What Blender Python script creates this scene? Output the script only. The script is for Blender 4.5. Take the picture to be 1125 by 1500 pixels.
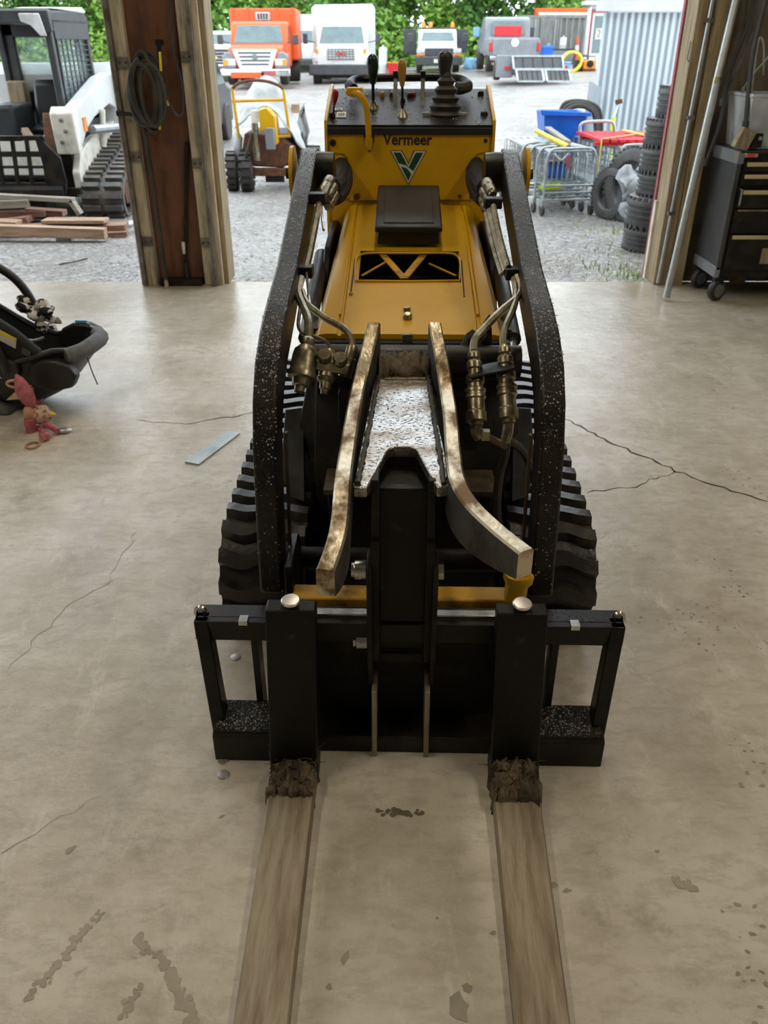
import bpy, math, random
from mathutils import Vector, Matrix
random.seed(7)
scene = bpy.context.scene
for o in list(bpy.data.objects): bpy.data.objects.remove(o)
COL = scene.collection
# ---------------------------------------------------------------- camera
F = 1192.0; TH = math.radians(29.7); CH = 1.5
cam_d = bpy.data.cameras.new('camera'); cam = bpy.data.objects.new('camera', cam_d); COL.objects.link(cam)
cam.location = (0, 0, CH); cam.rotation_euler = (math.pi/2 - TH, 0, 0)
cam_d.sensor_fit = 'VERTICAL'; cam_d.sensor_height = 36; cam_d.lens = F/1500*36
cam_d.clip_start = .05; cam_d.clip_end = 500
cam_d.dof.use_dof = True; cam_d.dof.focus_distance = 1.9; cam_d.dof.aperture_fstop = 6.5
scene.camera = cam
# ---------------------------------------------------------------- overcast sky, exposure
world = bpy.data.worlds.new('overcast_sky'); scene.world = world; world.use_nodes = True
bg = world.node_tree.nodes['Background']; bg.inputs[0].default_value = (.86, .94, 1.0, 1); bg.inputs[1].default_value = 2.5
vs = scene.view_settings; vs.view_transform = 'Standard'; vs.look = 'None'; vs.gamma = 1; vs.exposure = .38; vs.use_curve_mapping = False
def ceiling_lamp(x, y, w, h, power, col):
    d = bpy.data.lights.new('ceiling_lamp', 'AREA'); d.shape = 'RECTANGLE'; d.size = w; d.size_y = h; d.energy = power; d.color = col
    o = bpy.data.objects.new('ceiling_lamp', d); COL.objects.link(o); o.location = (x, y, 4.22); return o
for x, y, pw in ((-2.6, .8, 36), (2.6, .8, 36), (.1, 3.9, 28)): ceiling_lamp(x, y, .25, 2.4, pw, (1, .87, .66))
# ---------------------------------------------------------------- helpers
cT, sT = math.cos(TH), math.sin(TH)
def ray(px, py):
    u = (px-562.5)/F; v = (750-py)/F
    return Vector((u, cT+v*sT, -sT+v*cT))
def at(px, py, Y):
    r = ray(px, py); t = Y/r.y; return Vector((r.x*t, Y, CH+r.z*t))
def gz(px, py, z=0.0):
    r = ray(px, py); t = (z-CH)/r.z; return Vector((r.x*t, r.y*t, z))
YAW = math.radians(-1.35); MO = Vector((.02, 0, 0)); RZ = Matrix.Rotation(YAW, 3, 'Z'); RZI = RZ.transposed()
def mp(px, py, Y): return RZI @ (at(px, py, Y)-MO)
def mg(px, py, z): return RZI @ (gz(px, py, z)-MO)
def mpl(px, py, y0, z0, k):             # where the view ray meets the sloping plane z = z0 + k (y - y0)
    r = ray(px, py); t = (z0-k*y0-CH)/(r.z-k*r.y); return RZI @ (Vector((r.x*t, r.y*t, CH+r.z*t))-MO)
V = Vector
def cr(pts, k=6, closed=False):          # Catmull-Rom through points
    P = [Vector(p) for p in pts]; n = len(P); out = []
    for i in range(n if closed else n-1):
        if closed: a, b, c, d = P[i-1], P[i], P[(i+1) % n], P[(i+2) % n]
        else: a, b, c, d = P[max(i-1, 0)], P[i], P[i+1], P[min(i+2, n-1)]
        for j in range(k):
            t = j/k
            out.append(.5*((2*b)+(c-a)*t+(2*a-5*b+4*c-d)*t*t+(3*b-a-3*c+d)*t*t*t))
    if not closed: out.append(P[-1])
    return out
class MB:
    def __init__(s): s.v = []; s.f = []
    def add(s, vs, fs):
        o = len(s.v); s.v += [Vector(v) for v in vs]; s.f += [[i+o for i in f] for f in fs]; return s
    def box(s, c, d, R=None):
        x, y, z = d[0]/2, d[1]/2, d[2]/2; c = Vector(c)
        vs = [Vector(p) for p in ((-x,-y,-z),(x,-y,-z),(x,y,-z),(-x,y,-z),(-x,-y,z),(x,-y,z),(x,y,z),(-x,y,z))]
        if R is not None: vs = [R @ v for v in vs]
        return s.add([c+v for v in vs], [(3,2,1,0),(4,5,6,7),(0,1,5,4),(1,2,6,5),(2,3,7,6),(3,0,4,7)])
    def bx(s, x0, x1, y0, y1, z0, z1): return s.box(((x0+x1)/2, (y0+y1)/2, (z0+z1)/2), (abs(x1-x0), abs(y1-y0), abs(z1-z0)))
    def beam(s, p0, p1, w, h, up=(0, 0, 1)):
        p0, p1 = Vector(p0), Vector(p1); a = (p1-p0); L = a.length; a.normalize(); up = Vector(up)
        if abs(a.dot(up)) > .98: up = Vector((0, 1, 0))
        b = up.cross(a).normalized(); c = a.cross(b)
        R = Matrix((b, a, c)).transposed()
        return s.box((p0+p1)/2, (w, L, h), R)
    def prism(s, poly, a0, a1, axis='x', fn=None):
        def P(u, v, a): return {'x': (a, u, v), 'y': (u, a, v), 'z': (u, v, a)}[axis]
        n = len(poly); vs = [Vector(P(p[0], p[1], a0)) for p in poly]+[Vector(P(p[0], p[1], a1)) for p in poly]
        if fn: vs = [Vector(fn(v)) for v in vs]
        return s.add(vs, [list(range(n))[::-1], list(range(n, 2*n))]+[(i, (i+1) % n, n+(i+1) % n, n+i) for i in range(n)])
    def tube(s, pts, r, n=8, closed=False, caps=True):
        P = [Vector(p) for p in pts]; m = len(P); vs = []; fs = []
        t0 = (P[1]-P[0]).normalized(); ref = Vector((0, 0, 1)) if abs(t0.z) < .9 else Vector((1, 0, 0))
        nrm = (ref-ref.dot(t0)*t0).normalized()
        for i in range(m):
            if closed: t = P[(i+1) % m]-P[i-1]
            else: t = P[min(i+1, m-1)]-P[max(i-1, 0)]
            if t.length < 1e-9: t = t0.copy()
            t.normalize(); nrm = nrm-nrm.dot(t)*t
            nrm = nrm.normalized() if nrm.length > 1e-6 else t.orthogonal().normalized()
            b = t.cross(nrm); ri = r[i] if isinstance(r, (list, tuple)) else r
            vs += [P[i]+ri*(math.cos(2*math.pi*k/n)*nrm+math.sin(2*math.pi*k/n)*b) for k in range(n)]
        for i in range(m if closed else m-1):
            j = (i+1) % m
            fs += [(i*n+k, i*n+(k+1) % n, j*n+(k+1) % n, j*n+k) for k in range(n)]
        if caps and not closed: fs += [list(range(n))[::-1], [(m-1)*n+k for k in range(n)]]
        return s.add(vs, fs)
    def lathe(s, prof, c=(0, 0, 0), axis=(0, 0, 1), n=20, closed=False):
        c = Vector(c); a = Vector(axis).normalized(); u = a.orthogonal().normalized(); w = a.cross(u); m = len(prof); vs = []; fs = []
        for r, h in prof: vs += [c+a*h+r*(math.cos(2*math.pi*k/n)*u+math.sin(2*math.pi*k/n)*w) for k in range(n)]
        for i in range(m if closed else m-1):
            j = (i+1) % m; fs += [(i*n+k, i*n+(k+1) % n, j*n+(k+1) % n, j*n+k) for k in range(n)]
        if not closed: fs += [list(range(n))[::-1], [(m-1)*n+k for k in range(n)]]
        return s.add(vs, fs)
    def cyl(s, p0, p1, r, n=12): return s.tube([p0, p1], r, n)
    def grid(s, rows, hole=None, wrap=False):
        m = len(rows[0]); fs = []
        for i in range(len(rows)-1):
            for j in range(m if wrap else m-1):
                if hole and hole(i, j): continue
                fs.append((i*m+j, i*m+(j+1) % m, (i+1)*m+(j+1) % m, (i+1)*m+j))
        return s.add([p for r in rows for p in r], fs)
    def ball(s, c, r, n=12, R=None):
        if not isinstance(r, (tuple, list)): r = (r, r, r)
        m = n//2; vs = []; c = Vector(c)
        for i in range(m+1):
            a = math.pi*i/m
            for k in range(n):
                b = 2*math.pi*k/n; p = Vector((r[0]*math.sin(a)*math.cos(b), r[1]*math.sin(a)*math.sin(b), r[2]*math.cos(a)))
                vs.append(c+(R @ p if R is not None else p))
        return s.add(vs, [(i*n+k, i*n+(k+1) % n, (i+1)*n+(k+1) % n, (i+1)*n+k) for i in range(m) for k in range(n)])
    def jitter(s, a, sc=9.0):
        from mathutils import noise
        s.v = [v+Vector(noise.noise_vector(v*sc))*a for v in s.v]; return s
    def build(s, name, mat, parent=None, bevel=0, ang=35, loc=None):
        off = OFF.get(parent.name, Vector()) if parent else Vector(loc if loc else (0, 0, 0))
        me = bpy.data.meshes.new(name); me.from_pydata([tuple(v-off) for v in s.v], [], s.f)
        me.polygons.foreach_set('use_smooth', [True]*len(me.polygons)); me.update()
        import bmesh
        b = bmesh.new(); b.from_mesh(me); bmesh.ops.recalc_face_normals(b, faces=b.faces); b.to_mesh(me); b.free()
        me.set_sharp_from_angle(angle=math.radians(ang))
        me.materials.append(M[mat] if isinstance(mat, str) else mat)
        o = bpy.data.objects.new(name, me); COL.objects.link(o)
        if parent: o.parent = parent; OFF[o.name] = off
        else: o.location = off; OFF[o.name] = off
        if bevel:
            md = o.modifiers.new('bevel', 'BEVEL'); md.width = bevel; md.segments = 2; md.limit_method = 'ANGLE'; md.angle_limit = math.radians(40)
        return o
OFF = {}
def tag(o, label=None, cat=None, group=None, kind=None):
    for k, v in (('label', label), ('category', cat), ('group', group), ('kind', kind)):
        if v: o[k] = v
    return o
def thing(name, label, cat, loc=(0, 0, 0), rz=0, group=None, off=None, kind=None):
    o = bpy.data.objects.new(name, None); COL.objects.link(o); o.empty_display_size = .1
    o.location = loc; o.rotation_euler = (0, 0, rz); OFF[o.name] = Vector(off) if off is not None else Vector()
    return tag(o, label, cat, group, kind)
def wthing(name, label, cat, loc, group=None, kind=None): return thing(name, label, cat, loc, 0, group, loc, kind)
def copy_tree(o, parent=None):
    c = o.copy(); COL.objects.link(c)
    if parent: c.parent = parent
    for ch in [x for x in o.children]: copy_tree(ch, c)
    return c
# ---------------------------------------------------------------- materials
M = {}
def mat(name, c, rough=.5, metal=0., c2=None, scale=6., mix=(.42, .62), bump=0., bscale=80., drops=0., dscale=140., stretch=None, coat=0., rr=None, alpha=1., trans=0., spec=.5, detail=6):
    m = bpy.data.materials.new(name); m.use_nodes = True; nt = m.node_tree; N = nt.nodes; L = nt.links
    b = N['Principled BSDF']; b.inputs['Roughness'].default_value = rough; b.inputs['Metallic'].default_value = metal
    b.inputs['Base Color'].default_value = (*c, 1); b.inputs['Coat Weight'].default_value = coat; b.inputs['Coat Roughness'].default_value = .08
    b.inputs['Specular IOR Level'].default_value = spec
    if alpha < 1: b.inputs['Alpha'].default_value = alpha
    if trans: b.inputs['Transmission Weight'].default_value = trans
    tc = N.new('ShaderNodeTexCoord'); co = tc.outputs['Object']
    if stretch:
        mpn = N.new('ShaderNodeMapping'); mpn.inputs['Scale'].default_value = stretch; L.new(co, mpn.inputs[0]); co = mpn.outputs[0]
    if c2 is None: c2 = tuple(x*.72 for x in c)
    n = N.new('ShaderNodeTexNoise'); n.inputs['Scale'].default_value = scale; n.inputs['Detail'].default_value = detail; n.inputs['Roughness'].default_value = .65
    L.new(co, n.inputs[0])
    r = N.new('ShaderNodeMapRange'); r.inputs[1].default_value = mix[0]; r.inputs[2].default_value = mix[1]; L.new(n.outputs[0], r.inputs[0])
    x = N.new('ShaderNodeMix'); x.data_type = 'RGBA'; x.inputs[6].default_value = (*c, 1); x.inputs[7].default_value = (*c2, 1)
    L.new(r.outputs[0], x.inputs[0]); L.new(x.outputs[2], b.inputs['Base Color'])
    if rr is not None:
        q = N.new('ShaderNodeMapRange'); q.inputs[3].default_value = rough; q.inputs[4].default_value = rr; L.new(r.outputs[0], q.inputs[0]); L.new(q.outputs[0], b.inputs['Roughness'])
    nb = None
    if bump:
        n2 = N.new('ShaderNodeTexNoise'); n2.inputs['Scale'].default_value = bscale; n2.inputs['Detail'].default_value = 5; L.new(co, n2.inputs[0])
        nb = N.new('ShaderNodeBump'); nb.inputs['Strength'].default_value = min(1, bump); nb.inputs['Distance'].default_value = .006; L.new(n2.outputs[0], nb.inputs['Height'])
    if drops:                                   # rain drops standing on the paint
        vo = N.new('ShaderNodeTexVoronoi'); vo.inputs['Scale'].default_value = dscale; L.new(co, vo.inputs[0])
        q = N.new('ShaderNodeMapRange'); q.inputs[1].default_value = .34; q.inputs[2].default_value = .05; L.new(vo.outputs['Distance'], q.inputs[0])
        d = N.new('ShaderNodeBump'); d.inputs['Strength'].default_value = drops; d.inputs['Distance'].default_value = .004; L.new(q.outputs[0], d.inputs['Height'])
        if nb: L.new(nb.outputs[0], d.inputs['Normal'])
        nb = d
    if nb: L.new(nb.outputs[0], b.inputs['Normal'])
    M[name] = m; return m
mat('black_paint', (.005, .005, .0055), .34, spec=.3, bump=.08, bscale=30, c2=(.022, .017, .012), scale=9, rr=.5)
mat('wet_black', (.005, .005, .0055), .38, spec=.35, drops=.5, dscale=210, c2=(.02, .015, .01), scale=7)
mat('dirty_black', (.009, .008, .0075), .6, spec=.3, c2=(.045, .033, .02), scale=7, mix=(.5, .75), bump=.25, bscale=60)
mat('front_black', (.007, .0068, .0066), .45, spec=.3, c2=(.04, .028, .017), scale=26, mix=(.6, .72), bump=.2, bscale=70)
mat('black_plastic', (.016, .016, .017), .42, bump=.05, bscale=200)
mat('rubber', (.022, .021, .020), .5, c2=(.055, .045, .034), scale=10, bump=.3, bscale=50, rr=.7)
mat('track_rubber', (.02, .019, .018), .33, c2=(.07, .055, .035), scale=9, mix=(.5, .72), bump=.3, bscale=40, rr=.6)
mat('brown_edge', (.10, .068, .034), .6, c2=(.03, .022, .014), scale=14)
mat('tire_rubber', (.045, .046, .048), .42, c2=(.075, .073, .07), scale=8, bump=.25, bscale=60)
mat('yellow_paint', (.66, .375, .006), .34, spec=.35, c2=(.60, .33, .006), scale=3, rr=.45)
mat('yellow_dirty', (.62, .33, .015), .5, c2=(.12, .07, .025), scale=11, mix=(.5, .7), bump=.1)
mat('claw_steel', (.66, .58, .44), .34, 1, c2=(.15, .095, .045), scale=13, mix=(.44, .60), bump=.25, bscale=90, rr=.5, stretch=(1, .6, 1))
mat('claw_side', (.10, .095, .09), .6, .6, c2=(.05, .04, .035), scale=14, bump=.35, bscale=45)
mat('claw_plate', (.56, .57, .58), .22, .9, c2=(.24, .18, .125), scale=8, mix=(.45, .65), bump=.35, bscale=75, drops=.5, dscale=160, rr=.4, stretch=(.5, 1, 1))
mat('tine_steel', (.36, .31, .23), .5, .35, c2=(.2, .145, .09), scale=7, mix=(.4, .68), bump=.22, bscale=30, stretch=(7, .8, 1))
mat('zinc', (.42, .38, .27), .36, .9, c2=(.2, .17, .11), scale=22, bump=.15, bscale=60)
mat('steel', (.6, .6, .58), .26, 1, c2=(.4, .39, .37), scale=20)
mat('galvanized', (.50, .54, .55), .38, .75, c2=(.38, .42, .43), scale=9)
mat('old_steel', (.23, .22, .20), .5, .6, c2=(.12, .10, .08), scale=9)
mat('rust', (.16, .06, .025), .8, c2=(.07, .035, .02), scale=14, bump=.4, bscale=50)
mat('mud', (.15, .115, .07), .85, c2=(.045, .034, .022), scale=26, bump=.9, bscale=60)
mat('knob_green', (.004, .03, .018), .25)
mat('knob_amber', (.42, .22, .035), .3)
mat('knob_red', (.45, .02, .015), .3)
mat('decal_dark', (.02, .015, .01), .4)
mat('decal_green', (.008, .075, .04), .35)
mat('decal_white', (.75, .73, .66), .4)
mat('glint_water', (.55, .57, .58), .06, trans=.35, spec=.8)  # rain drops; pale grey base colour paints in their sky glint
mat('track_grey', (.085, .085, .085), .4, c2=(.15, .13, .11), scale=9)
mat('bag', (.42, .45, .48), .3, c2=(.2, .22, .24), scale=5, bump=.6, bscale=12)
mat('white_paint', (.68, .70, .70), .35, c2=(.60, .62, .61), scale=4)
mat('offwhite', (.78, .76, .68), .5, c2=(.45, .40, .30), scale=6, mix=(.5, .75))
mat('orange_paint', (.74, .10, .012), .35, c2=(.66, .085, .012), scale=3)
mat('grey_paint', (.22, .24, .26), .35, c2=(.18, .19, .21), scale=3)
mat('dark_grey', (.055, .06, .065), .4, c2=(.04, .042, .045), scale=6)
mat('guard_sheen', (.09, .095, .10), .22, .3, c2=(.05, .05, .052), scale=6)  # grey colour stands in for sky reflected by the glossy black plates
mat('chrome', (.75, .77, .78), .14, 1, c2=(.6, .6, .6))
mat('auto_glass', (.10, .16, .165), .05, c2=(.07, .12, .13), scale=2, spec=.9)
mat('cab_glass', (.72, .92, .90), .02, alpha=.25)
mat('lamp_glass', (.7, .72, .72), .12)
mat('amber_lens', (.9, .30, .02), .25)
mat('red_lens', (.6, .02, .02), .25)
mat('red_plastic', (.72, .02, .03), .35, c2=(.6, .015, .02))
mat('blue_plastic', (.01, .13, .62), .35, c2=(.008, .1, .5))
mat('pale_blue', (.25, .5, .75), .5)
mat('yellow_plastic', (.82, .66, .06), .4)
mat('lime', (.62, .85, .05), .45)
mat('clear_plastic', (.62, .68, .74), .3, alpha=.75)
mat('container_grey', (.24, .25, .235), .6, c2=(.17, .17, .155), scale=3, stretch=(3, 3, .5))
mat('corrugated', (.46, .53, .57), .4, .5, c2=(.38, .45, .49), scale=2.5, stretch=(4, 4, .4))
mat('wood_post', (.38, .30, .18), .75, c2=(.17, .125, .065), scale=5, mix=(.4, .7), bump=.35, bscale=25, stretch=(6, 6, .6))
mat('wood_pale', (.58, .51, .38), .75, c2=(.2, .16, .105), scale=5, mix=(.42, .7), bump=.25, bscale=25, stretch=(5, 5, .7))
mat('plywood_brown', (.14, .056, .024), .6, c2=(.07, .028, .012), scale=5, stretch=(2, 2, .6))
mat('plank_red', (.36, .20, .14), .7, c2=(.18, .10, .065), scale=5, bump=.3, bscale=20, stretch=(.6, 6, 6))
mat('plank_tan', (.50, .34, .23), .65, c2=(.30, .19, .12), scale=5, bump=.3, bscale=20, stretch=(.6, 6, 6))
mat('plank_grey', (.34, .32, .27), .75, c2=(.2, .18, .145), scale=5, bump=.3, bscale=20, stretch=(.6, 6, 6))
mat('red_trim', (.42, .10, .11), .6, c2=(.30, .08, .085), scale=6)
mat('wall_dark', (.20, .165, .12), .8, c2=(.13, .105, .075), scale=4)
mat('wall_board', (.5, .47, .41), .8, c2=(.4, .37, .31), scale=3)
mat('tarp', (.46, .48, .48), .5, c2=(.34, .36, .36), scale=5, bump=.6, bscale=9)
mat('bark', (.09, .07, .05), .9, bump=.5, bscale=20)
for i, (a, b) in enumerate((((.22, .40, .07), (.10, .24, .03)), ((.30, .48, .08), (.14, .30, .04)), ((.13, .29, .05), (.06, .16, .025)))):
    mat('leaf%d' % i, a, .6, c2=b, scale=.9, mix=(.35, .65))
mat('grass', (.24, .36, .06), .7, c2=(.33, .36, .12), scale=4)
mat('stone', (.38, .365, .35), .6, c2=(.24, .22, .2), scale=5)
mat('fabric_black', (.014, .014, .016), .85, bump=.3, bscale=200)
mat('fabric_grey', (.16, .165, .18), .85, c2=(.11, .115, .125), scale=20)
mat('fabric_pink', (.55, .17, .19), .9, c2=(.38, .11, .13), scale=40, bump=.6, bscale=90)
mat('fabric_floral', (.62, .47, .36), .9, c2=(.32, .10, .12), scale=60, mix=(.52, .56), bump=.3, bscale=90)
mat('fabric_cow', (.72, .70, .66), .9, c2=(.02, .02, .025), scale=28, mix=(.49, .52), bump=.4, bscale=60, detail=1)
mat('peach', (.62, .36, .22), .8)
mat('paper', (.66, .64, .58), .7)
mat('brass_trim', (.62, .53, .34), .4, .3, c2=(.5, .42, .27))
mat('crack', (.075, .06, .045), .9)
mat('print_mark', (.36, .325, .27), .7)
mat('oil', (.2, .17, .12), .45)
mat('stain', (.40, .355, .28), .5)
mat('tin_cap', (.82, .79, .76), .35, .8, c2=(.45, .4, .36))
# concrete slab: trowel mottling, stains, drier in the room, rain-wet towards the doorway
def concrete():
    m = mat('concrete', (.46, .405, .325), .5); nt = m.node_tree; N = nt.nodes; L = nt.links; b = N['Principled BSDF']
    for n in [n for n in N if n.type not in ('BSDF_PRINCIPLED', 'OUTPUT_MATERIAL')]: N.remove(n)
    g = N.new('ShaderNodeNewGeometry'); P = g.outputs['Position']
    def noise(sc, det=6, ro=.6, st=None):
        n = N.new('ShaderNodeTexNoise'); n.inputs['Scale'].default_value = sc; n.inputs['Detail'].default_value = det; n.inputs['Roughness'].default_value = ro
        if st:
            q = N.new('ShaderNodeMapping'); q.inputs['Scale'].default_value = st; L.new(P, q.inputs[0]); L.new(q.outputs[0], n.inputs[0])
        else: L.new(P, n.inputs[0])
        return n.outputs[0]
    def rng(s, a, b_, c=0., d=1.):
        r = N.new('ShaderNodeMapRange'); r.inputs[1].default_value = a; r.inputs[2].default_value = b_; r.inputs[3].default_value = c; r.inputs[4].default_value = d; L.new(s, r.inputs[0]); return r.outputs[0]
    def mixc(f, a, c):
        x = N.new('ShaderNodeMix'); x.data_type = 'RGBA'; L.new(f, x.inputs[0])
        for s, v in ((6, a), (7, c)):
            if isinstance(v, tuple): x.inputs[s].default_value = (*v, 1)
            else: L.new(v, x.inputs[s])
        return x.outputs[2]
    def math_(op, a, c):
        x = N.new('ShaderNodeMath'); x.operation = op
        for i, v in enumerate((a, c)):
            if isinstance(v, (int, float)): x.inputs[i].default_value = v
            else: L.new(v, x.inputs[i])
        return x.outputs[0]
    c = mixc(rng(noise(1.6, 8, .7), .38, .62), (.66, .615, .54), (.46, .41, .33))
    c = mixc(rng(noise(6, 8, .7, (1, 1.6, 1)), .5, .72), c, (.62, .58, .51))
    c = mixc(rng(noise(11, 8, .75, (1, 2.2, 1)), .47, .60, 0, .55), c, (.40, .355, .29))
    c = mixc(rng(noise(4.5, 8, .75, (2.4, .8, 1)), .55, .66, 0, .5), c, (.73, .69, .63))
    c = mixc(rng(noise(3.1, 7, .75), .57, .72, 0, .8), c, (.28, .24, .175))
    c = mixc(rng(noise(22, 4, .6), .66, .76, 0, .6), c, (.22, .18, .13))
    sx = N.new('ShaderNodeSeparateXYZ'); L.new(P, sx.inputs[0])
    wet = math_('MULTIPLY', rng(math_('ADD', sx.outputs[1], rng(noise(1.1, 5), .3, .7, -.8, .8)), 3.6, 5.6), 1.0)
    c = mixc(math_('MULTIPLY', rng(wet, .45, 1.), .45), c, (.34, .28, .2))
    L.new(c, b.inputs['Base Color'])
    ro = rng(noise(4, 6, .7), .35, .65, .27, .5)
    x = N.new('ShaderNodeMix'); x.data_type = 'FLOAT'; L.new(wet, x.inputs[0]); L.new(ro, x.inputs[2]); x.inputs[3].default_value = .1; L.new(x.outputs[0], b.inputs['Roughness'])
    bp = N.new('ShaderNodeBump'); bp.inputs['Strength'].default_value = .5; bp.inputs['Distance'].default_value = .008
    L.new(math_('ADD', noise(9, 8, .65), math_('MULTIPLY', noise(60, 4), .25)), bp.inputs['Height']); L.new(bp.outputs[0], b.inputs['Normal'])
concrete()
def gravel():                                                  # wet crushed stone: a cell per stone, damp and dry patches
    m = mat('gravel', (.25, .24, .23), .5); nt = m.node_tree; N = nt.nodes; L = nt.links; b = N['Principled BSDF']
    for n in [n for n in N if n.type not in ('BSDF_PRINCIPLED', 'OUTPUT_MATERIAL')]: N.remove(n)
    g = N.new('ShaderNodeNewGeometry')
    def vor(sc): v = N.new('ShaderNodeTexVoronoi'); v.inputs['Scale'].default_value = sc; L.new(g.outputs['Position'], v.inputs[0]); return v
    def noi(sc): v = N.new('ShaderNodeTexNoise'); v.inputs['Scale'].default_value = sc; v.inputs['Detail'].default_value = 7; L.new(g.outputs['Position'], v.inputs[0]); return v.outputs[0]
    def ramp(s, *st):
        r = N.new('ShaderNodeValToRGB'); L.new(s, r.inputs[0])
        while len(r.color_ramp.elements) < len(st): r.color_ramp.elements.new(.5)
        for e, (p_, c) in zip(r.color_ramp.elements, st): e.position = p_; e.color = (*c, 1)
        return r.outputs[0]
    v = vor(34); sep = N.new('ShaderNodeSeparateColor'); L.new(v.outputs['Color'], sep.inputs[0])
    stone = ramp(sep.outputs[0], (0, (.12, .105, .09)), (.45, (.24, .225, .21)), (.8, (.36, .35, .34)), (1, (.50, .49, .48)))
    base = ramp(noi(.55), (.36, (.17, .15, .13)), (.5, (.26, .25, .24)), (.64, (.30, .285, .265)))
    x = N.new('ShaderNodeMix'); x.data_type = 'RGBA'; x.inputs[0].default_value = .6; L.new(base, x.inputs[6]); L.new(stone, x.inputs[7]); L.new(x.outputs[2], b.inputs['Base Color'])
    r = N.new('ShaderNodeMapRange'); L.new(noi(.8), r.inputs[0]); r.inputs[1].default_value = .42; r.inputs[2].default_value = .6; r.inputs[3].default_value = .25; r.inputs[4].default_value = .65; L.new(r.outputs[0], b.inputs['Roughness'])
    bp = N.new('ShaderNodeBump'); bp.inputs['Strength'].default_value = .8; bp.inputs['Distance'].default_value = .012; bp.invert = True; L.new(v.outputs['Distance'], bp.inputs['Height']); L.new(bp.outputs[0], b.inputs['Normal'])
gravel()
# ================================================================ THE SETTING
def struct(mb, name, mat_, label=None, parent=None, **k):
    o = mb.build(name, mat_, parent, **k)
    if not parent: tag(o, label, None, kind='structure'); o['category'] = name.split('_')[0]
    return o
RX0, RX1, RY0, RY1, RH = -7.0, 4.6, -5.0, 6.06, 4.3
floor = struct(MB().bx(RX0, RX1, RY0, RY1, -.3, 0), 'floor', 'concrete', 'stained grey-beige concrete slab of the garage, wet along the doorway')
struct(MB().bx(RX0, RX1, RY0, RY1+.2, RH, RH+.1), 'ceiling', 'wall_board', 'pale boarded garage ceiling above the doorway')
struct(MB().bx(RX0-.1, RX0, RY0, RY1+.2, 0, RH), 'wall_left', 'wall_board', 'pale garage side wall beyond the car seat')
struct(MB().bx(RX1, RX1+.1, RY0, RY1+.2, 0, RH), 'wall_right', 'wall_board', 'pale garage side wall beyond the tool chest')
struct(MB().bx(RX0, RX1, RY0-.1, RY0, 0, RH), 'wall_back', 'wall_board', 'pale garage wall behind the fork tips')
# front wall: header over both door openings and the stretch behind the tool chest
struct(MB().bx(RX0, 2.06, 6.0, 6.2, 3.5, RH), 'wall_front', 'wall_dark', 'dark header wall above the two open garage doorways')
wr = struct(MB().bx(2.12, RX1, 6.08, 6.22, 0, RH), 'wall_front', 'wall_dark', 'dark stud wall behind the black tool chest')
for x in (2.55, 2.95, 3.35, 3.75, 4.15): struct(MB().bx(x, x+.09, 6.0, 6.08, 0, RH), 'stud', 'wood_post', parent=wr)
# slab cracks
def crack(pts, w, name='crack', mt='crack', parent=floor):
    P = [gz(*p, 0) for p in pts]; Q = []
    for a, b in zip(P, P[1:]):
        n = max(2, int((b-a).length/.03))
        for i in range(n):
            t = i/n; d = (b-a).normalized(); s = Vector((-d.y, d.x, 0)); Q.append((a.lerp(b, t)+s*random.uniform(-.012, .012), s))
    Q.append((P[-1], Q[-1][1])); mb = MB(); rows = []
    for i, (p, s) in enumerate(Q):
        ww = w*random.uniform(.4, 1.3)*(1 if i < len(Q)-1 else .2); rows.append([p-s*ww+V((0, 0, .0007)), p+s*ww+V((0, 0, .0007))])
    return mb.grid(rows).build(name, mt, parent)
crack([(823, 610), (900, 650), (990, 690), (1060, 715), (1125, 735)], .0055)
crack([(990, 690), (930, 712), (860, 722)], .003)
crack([(378, 603), (330, 612), (270, 622), (200, 615)], .0035)
crack([(200, 780), (160, 850), (100, 890), (40, 950), (10, 985)], .0012, mt='print_mark')
crack([(0, 1245), (50, 1220), (110, 1190), (150, 1165)], .0010, mt='print_mark')
# boot prints, drips and oil spots lying on the slab
def blob(c, r, mb, n=9, sy=1., rot=0.):
    vs = []
    for k in range(n):
        a = 2*math.pi*k/n; q = r*random.uniform(.65, 1.2); x, y = q*math.cos(a), q*sy*math.sin(a)
        vs.append(V((c.x+x*math.cos(rot)-y*math.sin(rot), c.y+x*math.sin(rot)+y*math.cos(rot), .0009)))
    mb.add(vs, [list(range(n))])
def boot(px, py, rot, L=.27):
    c = gz(px, py, 0); mb = MB(); ca, sa = math.cos(rot), math.sin(rot)
    for i in range(11):
        v = -L/2+L*i/10
        if .2 < (i/10) < .36: continue
        hw = .045 if i > 4 else .033
        for s in (-1, 1):
            for q in (.35, .9):
                if random.random() < .45: continue
                u = s*hw*q*(1-.3*abs(v)/L)
                u += random.gauss(0, .007); vv = v+random.gauss(0, .007); blob(V((c.x+u*ca-vv*sa, c.y+u*sa+vv*ca, 0)), random.uniform(.003, .009), mb, 6, random.uniform(.3, .8), rot+random.gauss(0, .5))
    mb.build('boot_print', 'print_mark', floor)
for p in ((1055, 838, .2), (1103, 710, .35), (1105, 1140, .1), (985, 925, .9), (1060, 915, .7), (1070, 550, 1.2), (1110, 1420, -.2), (1000, 548, 1.3), (1105, 605, 1.0), (930, 530, 1.2)): boot(*p)
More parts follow.
